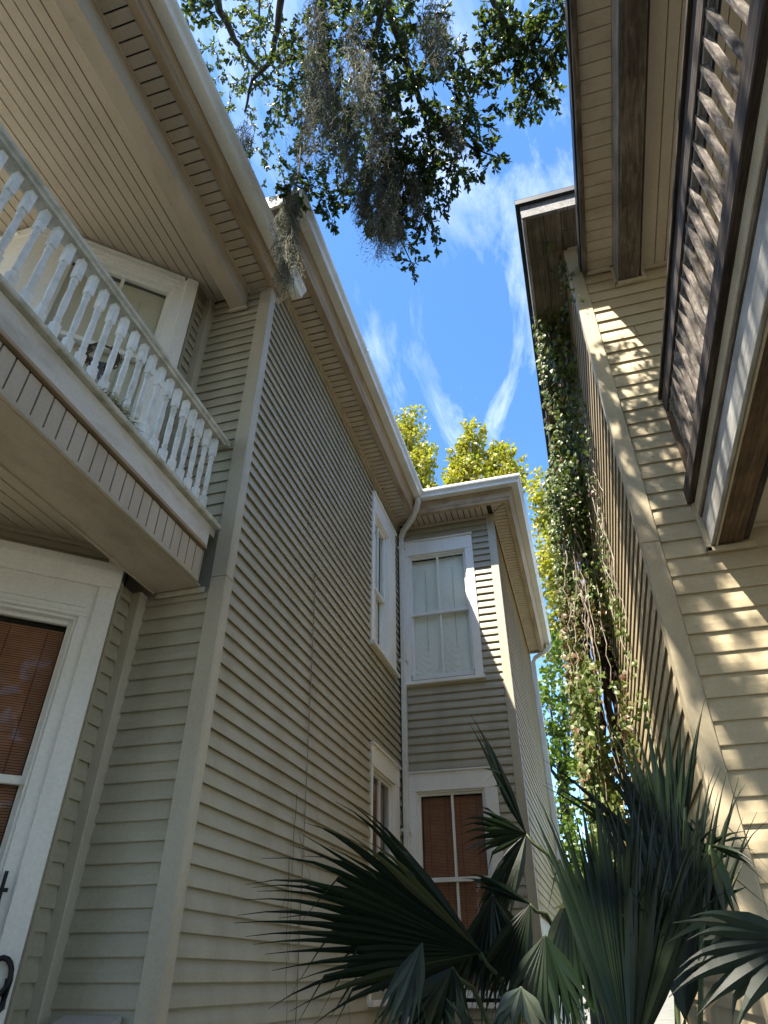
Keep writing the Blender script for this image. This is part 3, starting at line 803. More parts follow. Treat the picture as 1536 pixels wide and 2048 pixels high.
# main: panels run across, stepped along the wall
soffit2((-2.15, cx + 0.01, 3.22, YW, 7.330, 7.345), (0.045, 0.262, 0.0075, 0.0825, 0, 0.014), [(XW, 3.235 + i * 0.09, 7.310) for i in range(55)],
        [(XW + 0.002, XW + 0.028, YF, YW - 0.01, 7.272, 7.308), (XW + 0.028, XW + 0.046, 3.24, YW - 0.01, 7.292, 7.309), (cx - 0.018, cx + 0.02, 3.22, 7.95, 7.297, 7.315)], 'soffit', house)
# wing front
soffit2((-2.10, -0.44, 7.96, YW - 0.02, 7.332, 7.347), (0.0075, 0.0825, 0.02, 0.29, 0, 0.014), [(-1.985 + i * 0.09, 7.955, 7.311) for i in range(14)],
        [(-2.12, -0.70, YW - 0.04, YW - 0.021, 7.272, 7.309), (-2.0, -0.42, 7.948, 7.975, 7.297, 7.317)], 'soffit', house)
# wing corner: hip strip and the long side run
soffit2((-0.71, -0.44, 7.96, 13.60, 7.334, 7.349), (0.03, 0.255, 0.0075, 0.0825, 0, 0.014), [(XE, 7.97 + i * 0.09, 7.312) for i in range(62)],
        [(XE + 0.022, XE + 0.045, YW, 13.58, 7.285, 7.310), (-0.455, -0.425, 7.96, 13.6, 7.298, 7.318)], 'soffit', house)
c = MB(); a = Vector((-0.675, 8.235, 0)); bq = Vector((-0.44, 7.97, 0)); dd = (bq - a).normalized(); pp = Vector((-dd.y, dd.x, 0)) * 0.004
c.add([(*(a - pp).xy, 7.3075), (*(a + pp).xy, 7.3075), (*(bq + pp).xy, 7.3075), (*(bq - pp).xy, 7.3075), (*(a - pp).xy, 7.311), (*(a + pp).xy, 7.311), (*(bq + pp).xy, 7.311), (*(bq - pp).xy, 7.311)],
      [(0, 1, 2, 3), (7, 6, 5, 4), (0, 4, 5, 1), (1, 5, 6, 2), (2, 6, 7, 3), (3, 7, 4, 0)])
c.build('mitre_strip', 'gap', house)
c = MB(); c.box(-0.71, -0.30, 13.60, 13.63, 7.28, 7.56); c.build('eave_end', 'soffit', house)

# gutter seams
for yy in (4.9, 6.6):
    c = MB(); c.extrude([(u * 1.02 + 0.001, z - 0.0015 if z < 7.5 else z + 0.001) for u, z in GZ], (gx, yy, 0), (gx, yy + 0.035, 0), (1, 0, 0)); c.build('gutter_seam', 'gutter', house)
c = MB(); c.extrude([(u * 1.02 + 0.001, z - 0.0015 if z < 7.5 else z + 0.001) for u, z in GZ], (-0.318, 10.6, 0), (-0.318, 10.64, 0), (1, 0, 0)); c.build('gutter_seam', 'gutter', house)
# downspouts
c = MB()
pts = [(-1.70, 7.74, 7.47), (-1.70, 7.75, 7.40), (-1.745, 7.82, 7.335), (-1.83, 7.94, 7.28), (-1.94, 8.06, 7.235), (-2.03, 8.145, 7.19), (-2.078, 8.19, 7.12), (-2.082, 8.195, 7.02), (-2.082, 8.195, 0.2)]
c.rtube(pts, 0.062, 0.085, (0, 1, 0)); c.build('downspout', 'gutter', house, 0.006)
c = MB()
pts = [(-0.235, 13.60, 7.47), (-0.235, 13.60, 7.38), (-0.27, 13.60, 7.33), (-0.40, 13.62, 7.26), (-0.56, 13.65, 7.19), (-0.615, 13.66, 7.10), (-0.615, 13.66, 0.2)]
c.rtube(pts, 0.085, 0.062, (0, 1, 0)); c.build('downspout', 'gutter', house, 0.006)
c = MB()
for z in (6.9, 5.1, 3.0): c.box(-2.135, -2.03, 8.155, 8.262, z, z + 0.035)
c.build('downspout_strap', 'gutter', house)

# ---- side porch: upper roof
PY0 = -2.6
pr = MB()
pr.add([(-1.945, PY0 - 0.3, 7.245), (-1.945, 3.66, 7.245), (-5.6, 3.66, 8.75), (-5.6, PY0 - 0.3, 8.75), (-1.98, PY0 - 0.3, 7.225), (-1.98, 3.66, 7.225), (-5.6, 3.66, 7.20), (-5.6, PY0 - 0.3, 7.20)],
       [(0, 1, 2, 3), (4, 5, 1, 0), (5, 6, 2, 1), (7, 4, 0, 3), (4, 7, 6, 5), (3, 2, 6, 7)])
pr.build('roof', 'roof', house)
PC = [(0.0, 7.025), (0.045, 7.025), (0.052, 7.05), (0.062, 7.062), (0.072, 7.11), (0.095, 7.145), (0.095, 7.225), (-0.02, 7.225), (-0.02, 7.025)]
c = MB(); c.extrude(PC, (-2.122, PY0 - 0.2, 0), (-2.122, 3.585, 0), (1, 0, 0)); c.build('fascia', 'crown', house)
c = MB()
c.add([(-2.15, 3.587, 7.035), (-2.15, 3.68, 7.035), (-2.03, 3.68, 7.15), (-2.03, 3.587, 7.15), (-2.15, 3.587, 7.225), (-2.15, 3.68, 7.225), (-2.03, 3.68, 7.225), (-2.03, 3.587, 7.225)],
      [(0, 3, 2, 1), (4, 5, 6, 7), (0, 1, 5, 4), (1, 2, 6, 5), (2, 3, 7, 6), (3, 0, 4, 7)])
c.build('eave_end', 'soffit', house, 0.004)
c = MB(); c.extrude([(u, z + 7.135) for u, z in GUT], (-2.025, PY0 - 0.2, 0), (-2.025, 3.73, 0), (1, 0, 0)); c.build('gutter', 'gutter', house, 0.002)
soffit2((-2.37, -2.12, PY0, YF + 0.1, 7.062, 7.075), (0.012, 0.225, 0.006, 0.084, 0, 0.014), [(-2.362, 0.40 + i * 0.09, 7.043) for i in range(34)],
        [(-2.362, -2.342, PY0, YF - 0.02, 7.022, 7.042), (-2.142, -2.115, PY0, 3.56, 7.030, 7.050), (-2.36, -2.15, YF - 0.03, YF + 0.0, 7.015, 7.042)], 'soffit', house)
c = MB(); c.box(-2.51, -2.357, PY0, YF - 0.024, 6.80, 7.10); c.build('porch_beam', 'stained', house, 0.006)
c = MB(); c.box(-2.535, -2.345, YF - 0.05, YF - 0.02, 6.775, 6.81); c.build('beam_trim', 'trim', house, 0.004)
c = MB(); c.box(-2.548, -2.513, PY0, YF - 0.03, 6.955, 6.995); c.box(-2.60, -2.549, PY0, YF - 0.03, 6.988, 7.004); c.build('ceiling_trim', 'ceiling', house, 0.004)
b = MB(); b.box(-5.6, -2.52, PY0, YF + 0.1, 7.024, 7.04); pc = b.build('porch_ceiling', 'gap', house)
mb = MB(); mb.box(-0.0835, -0.0045, 0, YF - 0.03 - PY0, 0, 0.014); me = mb.mesh('ceiling_board', 'ceiling')
for i in range(24): place('ceiling_board', me, (-2.600 - i * 0.0880, PY0, 7.002 + random.uniform(0, 0.0015)), pc)

# ---- side porch: balcony floor and lower beam
XP = -2.262
c = MB(); c.box(-5.6, XP + 0.0, PY0, YF - 0.024, 4.17, 4.232); c.build('balcony_deck', 'trim', house)
c = MB(); c.extrude([(-0.02, 4.232), (0.040, 4.232), (0.047, 4.240), (0.047, 4.262), (0.040, 4.270), (-0.25, 4.270), (-0.25, 4.233), (-0.02, 4.233)], (XP, PY0, 0), (XP, YF - 0.035, 0), (1, 0, 0))
c.build('deck_nosing', 'moss_rail', house)
c = MB(); c.box(XP - 0.02, XP + 0.008, PY0, YF - 0.10, 4.052, 4.230); c.build('fascia', 'fascia', house, 0.003)
c = MB(); c.box(XP - 0.02, XP + 0.016, PY0, YF - 0.11, 4.024, 4.050); c.build('ledge', 'crown', house, 0.003)
b = MB(); b.box(-2.62, XP - 0.034, PY0, YF - 0.13, 3.79, 4.16); lb = b.build('lower_beam', 'gap', house)
mb = MB(); mb.box(0, 0.013, 0.005, 0.085, 0, 0.204); me = mb.mesh('fascia_plank', 'soffit')
for i in range(34): place('fascia_plank', me, (XP - 0.022 + random.uniform(0, 0.001), YF - 0.115 - 0.09 * (i + 1), 3.806), lb)
c = MB(); c.box(XP - 0.03, XP - 0.006, PY0, YF - 0.115, 3.775, 3.806); c.build('beam_trim', 'trim', house, 0.003)
c = MB(); c.box(XP - 0.036, XP - 0.008, YF - 0.113, YF - 0.10, 3.775, 4.022); c.build('beam_trim', 'siding', house, 0.003)
c = MB(); c.box(-2.64, XP - 0.031, PY0, YF - 0.04, 3.775, 3.788); c.build('beam_soffit', 'stained', house)
c = MB(); c.box(-2.655, -2.641, PY0, YF - 0.04, 3.765, 4.0); c.build('beam_trim', 'ceiling', house, 0.003)
c = MB(); c.box(-2.63, XP + 0.0, YF - 0.035, YF - 0.018, 3.735, 3.774); c.build('beam_trim', 'trim', house, 0.003)
b = MB(); b.box(-5.6, -2.64, PY0, YF, 4.02, 4.04); lc = b.build('porch_ceiling', 'gap', house)
mb = MB(); mb.box(-0.0835, -0.0045, 0, YF - 0.03 - PY0, 0, 0.014); me = mb.mesh('ceiling_board', 'ceiling')
for i in range(22): place('ceiling_board', me, (-2.655 - i * 0.0880, PY0, 4.0 + random.uniform(0, 0.0015)), lc)
c = MB(); c.fbox(F_bay, 0.0, BAY_L, 0.0, 0.03, 3.975, 3.999); c.build('ceiling_trim', 'ceiling', house)

# ---- balustrade
b = MB()
RAILP = [(-0.045, 5.03), (0.045, 5.03), (0.048, 5.05), (0.062, 5.062), (0.062, 5.088), (0.040, 5.104), (-0.040, 5.104), (-0.062, 5.088), (-0.062, 5.062), (-0.048, 5.05)]
b.extrude(RAILP, (-2.335, PY0, 0), (-2.335, YF - 0.03, 0), (1, 0, 0))
balus = b.build('balustrade', 'moss_rail', house)
c = MB(); c.box(-2.41, -2.262, YF - 0.06, YF - 0.02, 5.02, 5.075); c.build('rail_bracket', 'trim', balus, 0.004)
def baluster_mesh(cut=0.0):
    h = 5.03 - 4.272
    m = MB(); s = 0.0215
    m.box(-s, s, -s, s, h - 0.165, h)
    prof = [(0.0215, h - 0.165), (0.0160, h - 0.174), (0.0160, h - 0.180), (0.0215, h - 0.188), (0.0225, h - 0.197), (0.0205, h - 0.206), (0.0150, h - 0.214), (0.0150, h - 0.221), (0.0200, h - 0.229), (0.0195, h - 0.238),
            (0.0165, h - 0.250), (0.0180, h - 0.29), (0.0203, h - 0.345), (0.0205, h - 0.40), (0.0188, h - 0.455), (0.0165, h - 0.500), (0.0155, h - 0.508), (0.0205, h - 0.516), (0.0210, h - 0.526), (0.0150, h - 0.536), (0.0185, h - 0.546), (0.0215, h - 0.556)]
    if cut: prof = [p for p in prof if p[1] > cut] + [(0.006, cut)]
    m.lathe(prof, seg=10)
    if not cut: m.box(-s, s, -s, s, 0, h - 0.556)
    return m.mesh('baluster', 'baluster')
bm_full, bm_short = baluster_mesh(), baluster_mesh(0.19)
i = 0; y = 3.345
while y > -0.9:
    rot = Matrix.Rotation(random.uniform(-0.06, 0.06), 3, 'Z') @ Matrix.Rotation(random.uniform(-0.008, 0.008), 3, 'X')
    place('baluster', bm_short if i in (8, 9, 10) else bm_full, (-2.335, y, 4.272), balus, rot)
    y -= 0.1078; i += 1

# porch posts out of the picture, carrying the porch
for yy in (-2.4, -0.35):
    c = MB(); c.box(-2.50, -2.38, yy - 0.06, yy + 0.06, 0, 3.79); c.box(-2.50, -2.38, yy - 0.06, yy + 0.06, 4.27, 6.8); c.build('porch_post', 'white', house)

# ================================================================== right house
XR, YR = 0.62, 3.87
house2 = thing('house', 'cream lap-sided house with dark weathered picket balcony and ivy on its side', 'house', (4.2, 8.0, 0))
F_r, F_rs = Frame((0, YR), (0, -1)), Frame((XR, 0), (-1, 0))
w = MB(); w.box(XR + 0.16, 8.5, YR + 0.14, 9.3, 0, 7.05); rw = w.build('front_wall', 'cream', house2)
w = MB(); w.box(XR + 0.03, XR + 0.10, YR + 0.1, 9.25, 0, 7.05); rs = w.build('side_wall', 'cream', house2)
ER = 0.1262
siding(rw, F_r, -3.2, -0.715, 1.33, 7.04, ER, [], 'cream', 0.015, seam=0.4)
siding(rs, F_rs, YR + 0.085, 9.2, 1.33, 7.04, ER, [], 'cream', 0.016)
for z0, z1 in ((0, 3.86), (3.863, 7.04)):
    c = MB(); c.fbox(F_r, -0.712, -XR + 0.021, -0.03, 0.022, z0, z1); c.fbox(F_rs, YR, YR + 0.085, -0.03, 0.0215, z0, z1); c.build('corner_board', 'cream_trim', house2, 0.004)
c = MB(); c.fbox(F_rs, 9.15, 9.3, -0.03, 0.03, 0, 7.04); c.build('corner_board', 'cream_trim', house2, 0.004)
# eave boards
b = MB(); b.box(0.30, 8.9, 3.45, 9.6, 7.078, 7.10); es = b.build('eave', 'eave_wood', house2)
for a, c_ in ((0.305, 0.452), (0.458, 0.602)):
    k = MB(); k.box(a, c_, 3.452, 9.6, 7.052, 7.075); k.build('eave_board', 'eave_wood', es, 0.002)
for i in range(5):
    k = MB(); k.box(0.608 + i * 0.62, 1.222 + i * 0.62, 3.452, 3.655, 7.052, 7.075); k.build('eave_board', 'eave_wood', es, 0.002)
    k = MB(); k.box(0.608 + i * 0.62, 1.222 + i * 0.62, 3.661, YR - 0.02, 7.052, 7.075); k.build('eave_board', 'eave_wood', es, 0.002)
k = MB(); k.box(0.272, 8.9, 3.420, 3.450, 7.03, 7.235); k.build('fascia', 'grey_wood', house2, 0.003)
k = MB(); k.box(0.272, 0.302, 3.451, 9.6, 7.03, 7.235); k.build('fascia', 'worn_white', house2, 0.003)
k = MB(); k.box(0.236, 8.9, 3.385, 3.421, 7.20, 7.265); k.box(0.236, 0.272, 3.421, 9.62, 7.20, 7.265); k.build('drip_edge', 'drip', house2, 0.003)
r = MB(); r.add([(0.236, 3.385, 7.266), (0.236, 9.62, 7.266), (4.4, 9.62, 9.6), (4.4, 6.2, 9.6), (8.9, 3.385, 7.266), (8.9, 9.62, 7.266)], [(0, 1, 2, 3), (0, 3, 4), (4, 3, 2, 5), (0, 4, 5, 1), (1, 5, 2)])
r.build('roof', 'roof', house2)
k = MB(); k.fbox(F_r, -3.2, -0.64, 0.0, 0.03, 7.0, 7.05); k.build('frieze', 'cream_trim', house2)

# ---- porch roof of the right house
QY = -3.0
r = MB(); r.add([(0.700, QY, 6.76), (0.700, YR - 0.001, 6.76), (5.0, YR - 0.001, 7.5), (5.0, QY, 7.5), (0.700, QY, 6.70), (0.700, YR - 0.001, 6.70), (5.0, YR - 0.001, 6.70), (5.0, QY, 6.70)],
                [(0, 1, 2, 3), (4, 7, 6, 5), (0, 4, 5, 1), (1, 5, 6, 2), (3, 7, 4, 0), (2, 6, 7, 3)])
r.build('roof', 'roof', house2)
k = MB(); k.box(0.706, 0.745, QY, YR - 0.03, 6.615, 6.698); k.build('fascia', 'brown_wood', house2, 0.004)
k = MB(); k.box(0.692, 0.706, QY, YR - 0.03, 6.66, 6.77); k.build('drip_edge', 'drip', house2, 0.003)
soffit2((0.74, 0.97, QY, YR - 0.02, 6.662, 6.675), (0.006, 0.215, 0.003, 0.0945, 0, 0.012), [(0.742, 0.62 + i * 0.0975, 6.640) for i in range(33)],
        [(0.742, 0.96, YR - 0.045, YR - 0.02, 6.605, 6.64)], 'cream_soffit', house2)
k = MB(); k.box(0.973, 1.130, QY, YR - 0.03, 6.414, 6.655); k.build('porch_beam', 'brown_wood', house2, 0.005)
k = MB(); k.box(0.958, 0.9725, QY, YR - 0.03, 6.425, 6.655); k.build('beam_board', 'grey_wood', house2, 0.003)
k = MB(); k.box(1.131, 1.150, QY, YR - 0.03, 6.44, 6.655); k.build('beam_board', 'dark_wood', house2, 0.003)
k = MB()
k.box(0.935, 0.957, YR - 0.045, YR - 0.018, 6.37, 6.66); k.box(0.935, 1.18, YR - 0.045, YR - 0.018, 6.372, 6.412); k.box(1.152, 1.18, YR - 0.045, YR - 0.018, 6.412, 6.54)
k.build('beam_trim', 'cream_trim', house2, 0.003)
b = MB(); b.box(1.14, 4.5, QY, YR - 0.02, 6.555, 6.57); cc = b.build('porch_ceiling', 'gap', house2)
x = 1.156
for wd in (0.124, 0.082, 0.082) * 8:
    k = MB(); k.box(x + 0.002, x + wd - 0.004, QY, YR - 0.03, 6.532, 6.553); k.build('ceiling_board', 'cream_ceiling', cc, 0.003); x += wd
k = MB(); k.box(1.181, 4.5, YR - 0.045, YR - 0.018, 6.505, 6.531); k.build('ceiling_trim', 'cream_trim', house2, 0.003)

# ---- balcony of the right house
k = MB(); k.box(0.985, 1.060, QY, YR - 0.03, 4.868, 5.016); bal = k.build('balcony_rail', 'dark_wood', house2, 0.006)
k = MB(); k.box(1.000, 1.040, QY, YR - 0.05, 4.852, 4.867); k.build('rail_board', 'grey_wood', bal, 0.003)
k = MB(); k.box(0.966, 1.085, QY, YR - 0.03, 5.017, 5.047); k.build('rail_cap', 'dark_wood', bal, 0.004)
k = MB(); k.box(0.930, 0.972, QY, YR - 0.03, 4.085, 4.205); k.build('bottom_rail', 'dark_wood', bal, 0.006)
k = MB(); k.box(0.974, 1.075, QY, YR - 0.03, 4.105, 4.18); k.build('bottom_rail', 'dark_wood', bal, 0.006)
mb = MB(); mb.box(-0.014, 0.014, -0.0135, 0.0135, 0, 0.70); me = mb.mesh('picket', 'picket')
for i in range(42):
    rot = Matrix.Rotation(random.uniform(-0.10, 0.10), 3, 'Z') @ Matrix.Rotation(random.uniform(-0.012, 0.012), 3, 'X')
    place('picket', me, (1.008, YR - 0.19 - i * 0.1115 + random.uniform(-0.006, 0.006), 4.18), bal, rot)
k = MB(); k.box(0.985, 1.03, YR - 0.075, YR - 0.03, 4.18, 4.868); k.build('end_picket', 'bare_beam', bal, 0.004)
k = MB(); k.box(0.968, 0.992, QY, YR - 0.03, 3.996, 4.083); k.build('deck_edge', 'cream_trim', house2, 0.004)
k = MB(); k.box(0.976, 1.0, QY, YR - 0.03, 3.972, 3.994); k.build('deck_edge', 'brown_wood', house2, 0.003)
k = MB(); k.box(0.986, 1.008, QY, YR - 0.03, 3.766, 3.971); k.build('fascia', 'worn_white', house2, 0.004)
k = MB(); k.box(1.010, 1.020, QY, YR - 0.03, 3.755, 3.90); k.build('fascia', 'cream_trim', house2, 0.002)
k = MB(); k.box(1.022, 1.165, QY, YR - 0.03, 3.768, 3.97); k.build('floor_beam', 'bare_beam', house2, 0.006)
k = MB(); k.box(1.167, 1.205, QY, YR - 0.03, 3.775, 3.97); k.build('floor_beam', 'dark_wood', house2, 0.005)
k = MB(); k.box(1.0, 4.5, QY, YR - 0.02, 4.0, 4.083); k.build('balcony_deck', 'dark_wood', house2)
b = MB(); b.box(1.2, 4.5, QY, YR - 0.02, 3.905, 3.92); lc2 = b.build('porch_ceiling', 'gap', house2)
for i in range(12):
    k = MB(); k.box(1.21 + i * 0.26, 1.466 + i * 0.26, QY, YR - 0.03, 3.882, 3.903); k.build('ceiling_board', 'cream_ceiling', lc2, 0.002)
for yy in (1.95, -1.2):
    k = MB(); k.box(1.21, 4.4, yy - 0.07, yy + 0.07, 3.76, 3.88); k.build('floor_joist', 'bare_beam', house2, 0.005)
k = MB(); k.box(0.955, 0.985, YR - 0.048, YR - 0.018, 3.72, 4.10); k.box(0.955, 1.23, YR - 0.048, YR - 0.018, 3.722, 3.755); k.box(1.23, 3.2, YR - 0.048, YR - 0.018, 3.855, 3.88)
k.build('beam_trim', 'cream_trim', house2, 0.003)
for yy in (-2.8, -0.9):
    k = MB(); k.box(1.03, 1.15, yy - 0.06, yy + 0.06, 0, 3.77); k.box(1.03, 1.15, yy - 0.06, yy + 0.06, 4.085, 6.42); k.build('porch_post', 'bare_beam', house2)

# ================================================================== leaves
def leaf_quad(vs, fs, p, ax, sd, L, W, fold=0.25, blunt=True):
    """a leaf folded on its midrib: p base, ax tip direction, sd side direction; blunt = widest past the middle"""
    nn = ax.cross(sd); k = len(vs)
    out = ((0.30, 0.30), (0.68, 0.50), (0.93, 0.26)) if blunt else ((0.16, 0.34), (0.42, 0.50), (0.75, 0.22))
    vs += [p, p + ax * L * 0.5 - nn * W * fold * 0.5, p + ax * L - nn * W * fold * 0.3]
    for t, w_ in out: vs.append(p + ax * L * t + sd * W * w_ + nn * W * fold * w_)
    for t, w_ in out: vs.append(p + ax * L * t - sd * W * w_ + nn * W * fold * w_)
    fs += [(k, k + 3, k + 4, k + 1), (k + 1, k + 4, k + 5, k + 2), (k, k + 1, k + 7, k + 6), (k + 1, k + 2, k + 8, k + 7)]

def rv():
    while True:
        v = Vector((random.uniform(-1, 1), random.uniform(-1, 1), random.uniform(-1, 1)))
        if 0.05 < v.length < 1: return v

def twig(vs, fs, tb, p, d, L, ll, gap, width=0.46):
    """a drooping twig with leaves set round it"""
    pts = [p.copy()]; n = max(3, int(L / gap)); q = p.copy(); d = d.normalized()
    for i in range(n):
        d = (d + Vector((0, 0, -0.03)) + rv() * 0.10).normalized()
        q = q + d * gap
        pts.append(q.copy())
        for _ in range(2 if i < n - 2 else 4):
            r = rv().normalized()
            ax = (d * 0.75 + r * 0.70 + Vector((0, 0, -0.15))).normalized()
            sd = ax.cross(rv()).normalized()
            leaf_quad(vs, fs, q, ax, sd, ll * random.uniform(0.6, 1.15), ll * width * random.uniform(0.8, 1.15))
    tb.append(pts)

# ---- live oak overhead
oak = thing('live_oak', 'dark live oak hung with grey moss, its boughs crossing the sky between the houses', 'tree', (-1.6, -4.2, 0))
b = MB(); b.tube([(-1.6, -4.2, 0), (-1.55, -4.1, 1.5), (-1.5, -3.9, 3.5), (-1.45, -3.5, 6.0), (-1.4, -2.9, 8.0)], 0.42, 0.26, 12)
trunk = b.build('trunk', 'bark', oak)
b = MB()
b.tube([(-1.4, -2.9, 8.0), (-1.3, -1.8, 9.1), (-1.2, -0.4, 9.7), (-1.1, 0.8, 9.4), (-0.9, 1.6, 8.9)], 0.22, 0.06, 9)
b.tube([(-1.4, -2.9, 8.0), (-2.0, -1.6, 9.6), (-2.6, -0.2, 10.6), (-2.7, 1.2, 10.8), (-2.6, 2.0, 10.6)], 0.18, 0.06, 9)
b.tube([(-1.4, -2.9, 8.0), (-0.6, -1.8, 8.8), (0.3, -0.6, 9.0), (0.7, 0.8, 8.6), (0.75, 1.7, 8.0)], 0.16, 0.035, 9)
for pts, r0, r1 in OAK_LIMBS:
    fine = []
    for a, c in zip(pts, pts[1:]):
        a, c = Vector(a), Vector(c)
        for t in (0, 0.33, 0.66): fine.append(a.lerp(c, t) + rv() * 0.012)
    fine.append(Vector(pts[-1])); b.tube(fine, r0, r1, 7)
vs, fs, tb = [], [], []
random.seed(21)
for c, r, n in OAK_CLUSTERS:
    c = Vector(c)
    for _ in range(int(n * OAK_DENSITY * (1.7 if c.z < 7.45 or r < 0.2 else 1.0))):
        p = c + rv() * r * 0.9
        d = (p - c) * 0.6 + rv() * 0.6 * r + Vector((0, 0, -0.35 * r))
        twig(vs, fs, tb, p, d, random.uniform(0.12, 0.30) * (0.6 + min(r, 0.6)), 0.060, 0.027)
# crown overhead read from its dapples, plus unseen clusters added behind to block sky light
for c, r, n in SHADE_CLUSTERS:
    c = Vector(c)
    for _ in range(n):
        p = c + Vector((rv().x * r, rv().y * r, rv().z * r * 0.6))
        twig(vs, fs, tb, p, rv() + Vector((0, 0, -0.3)), random.uniform(0.2, 0.4), 0.085, 0.05, 0.5)
for c, r, n in SKY_BLOCK_CLUSTERS:                                   # unseen leaves added behind the camera to keep sky light off the front walls
    c = Vector(c)
    for _ in range(n):
        p = c + Vector((rv().x * r, rv().y * r * 0.7, rv().z * r))
        twig(vs, fs, tb, p, rv() + Vector((0, 0, -0.3)), random.uniform(0.7, 1.1), 0.26, 0.13, 0.55)
for pts in tb: b.tube(pts, 0.0035, 0.0015, 3, False)
b.build('limbs', 'bark', oak)
m = MB(); m.add(vs, fs); m.build('crown', 'oak_leaf', oak)
N_OAK = len(fs) // 4

# ---- Spanish moss
MOSS_SAY = ['longest moss beard, in front of the left gutter corner', 'moss beard near the top middle of the oak, beside the leafy limb', 'widest moss curtain at the top of the oak centre',
            'moss clump under the thick middle of the oak', 'longest dark moss beard against open sky, lowest of the oak', 'moss beard just right of the lowest hanging one',
            'small moss tuft left of the lowest hanging beard', 'small isolated moss tuft toward the right edge of the oak', 'moss tuft among leaves above the lowest beards',
            'moss mass at the upper picture edge over the oak middle', 'pale moss clump in the middle of the crown', 'moss clump right of the crown middle', 'small moss tuft close to the left roof gutter', 'moss tuft at the upper edge by the right crown']
random.seed(5)
for (p, L, r, n), say in zip(MOSS, MOSS_SAY):
    p = Vector(p)
    t = thing('spanish_moss', say, 'moss', p, 'Spanish moss hanging from the oak')
    vs, fs = [], []
    sway = random.uniform(0, 6); 
    for _ in range(int(n * 3.2)):
        f0 = random.random() ** 1.15 * 0.82
        a = random.uniform(0, 6.283); rr = r * math.sqrt(random.random()) * (0.75 + 0.5 * math.sin(3.14 * min(1, f0 + 0.2))) * (1.0 - 0.35 * f0)
        s = p + Vector((math.cos(a) * rr + 0.03 * math.sin(f0 * 5 + sway), math.sin(a) * rr, -f0 * L))
        ln = random.uniform(0.16, 0.42) * L; ln = min(ln, L * 1.03 - f0 * L)
        k = max(5, int(ln / 0.022)); q = s.copy(); w0 = random.uniform(0.0022, 0.0050)
        sd = Vector((math.cos(a * 3), math.sin(a * 3), 0)); cur = rv() * 0.010
        base = len(vs); side = []
        for i in range(k + 1):
            ww = w0 * (1 - 0.75 * i / k)
            vs += [q - sd * ww, q + sd * ww]
            cur = cur * 0.75 + rv() * 0.0085
            q = q + Vector((cur.x, cur.y, -ln / k + cur.z * 0.3))
            if i and random.random() < 0.5: side.append((q.copy(), rv() * 0.042))
        for i in range(k):
            j = base + i * 2; fs.append((j, j + 1, j + 3, j + 2))
        for q0, h_ in side:                                    # curled side threads
            j = len(vs); vs += [q0 - sd * 0.0015, q0 + sd * 0.0015, q0 + h_ * 0.6 + UP * -0.01, q0 + h_ + UP * -0.03]; fs += [(j, j + 1, j + 2), (j + 1, j + 3, j + 2)]
    m = MB(); m.add(vs, fs); m.build('strands', 'moss', t)

# ================================================================== trees behind
def far_tree(name, label, loc, blobs, leaf, mat, dens, trunk_top, group='trees behind the houses', seed=1):
    random.seed(seed)
    t = thing(name, label, 'tree', loc, group)
    b = MB(); x, y, _ = loc
    b.tube([(x, y, 0), (x + 0.1, y, trunk_top * 0.35), (x - 0.1, y + 0.1, trunk_top * 0.7), (x, y, trunk_top)], 0.28, 0.07, 8)
    vs, fs = [], []
    for c, r in blobs:
        c = Vector(c)
        s = Vector((x, y, trunk_top * random.uniform(0.45, 0.8)))
        b.tube([s, s.lerp(c, 0.5) + rv() * 0.3, c], 0.07, 0.02, 6)
        n = int(dens * (r[0] * r[1] * r[2]) ** (2 / 3))
        sub = [Vector((rv().x * r[0], rv().y * r[1], rv().z * r[2])) for _ in range(max(4, n // 14))]
        for i in range(n):
            k = random.choice(sub)
            p = c + k + rv() * 0.26 * (r[0] + r[2]) / 2
            ax = (rv() + Vector((0, 0, -0.4))).normalized(); sd = ax.cross(rv()).normalized()
            leaf_quad(vs, fs, p, ax, sd, leaf * random.uniform(0.6, 1.2), leaf * 0.75, 0.15)
    b.build('trunk', 'bark', t)
    m = MB(); m.add(vs, fs); m.build('crown', mat, t)
    return t
far_tree('yellowing_tree', 'yellow-green tree just above the left house gutter', (-5.4, 23, 0),
         [((-5.2, 22.5, 22.3), (0.75, 1.0, 1.5)), ((-4.6, 22.3, 20.6), (0.55, 1.0, 1.2)), ((-5.7, 22.8, 20.2), (1.0, 1.0, 1.6)), ((-5.0, 22.5, 18.3), (1.1, 1.0, 1.2)), ((-6.8, 23, 22), (1.2, 1.2, 2.2)), ((-4.6, 22.4, 19.0), (0.6, 0.7, 0.8))], 0.20, 'yellow_leaf', 950, 19, seed=31)
far_tree('yellowing_tree', 'rounded golden green tree rising over the white wing gutter', (-1.9, 22.6, 0),
         [((-2.35, 22, 20.6), (0.65, 0.9, 1.0)), ((-2.9, 22.2, 19.9), (0.65, 0.9, 0.9)), ((-1.3, 22, 19.6), (0.75, 0.9, 0.8)), ((-2.1, 22, 18.4), (1.5, 1.0, 1.4)), ((-0.9, 22, 18.4), (0.7, 0.9, 0.8)), ((-3.2, 22.3, 18.2), (0.7, 0.9, 1.0))], 0.20, 'yellow_leaf', 1050, 17.5, seed=32)
far_tree('lime_tree', 'bright yellow-green tree between the wing gutter and the ivy', (0.4, 20.5, 0),
         [((0.35, 20, 15.6), (0.75, 0.9, 1.2)), ((0.75, 20.2, 13.9), (0.9, 0.9, 1.3)), ((0.1, 20, 12.9), (0.8, 0.9, 1.1)), ((0.5, 20.3, 11.4), (0.9, 0.9, 1.0)), ((-0.1, 20.6, 10.6), (0.6, 0.6, 0.8))], 0.17, 'yellow_leaf', 1150, 13.5, seed=33)
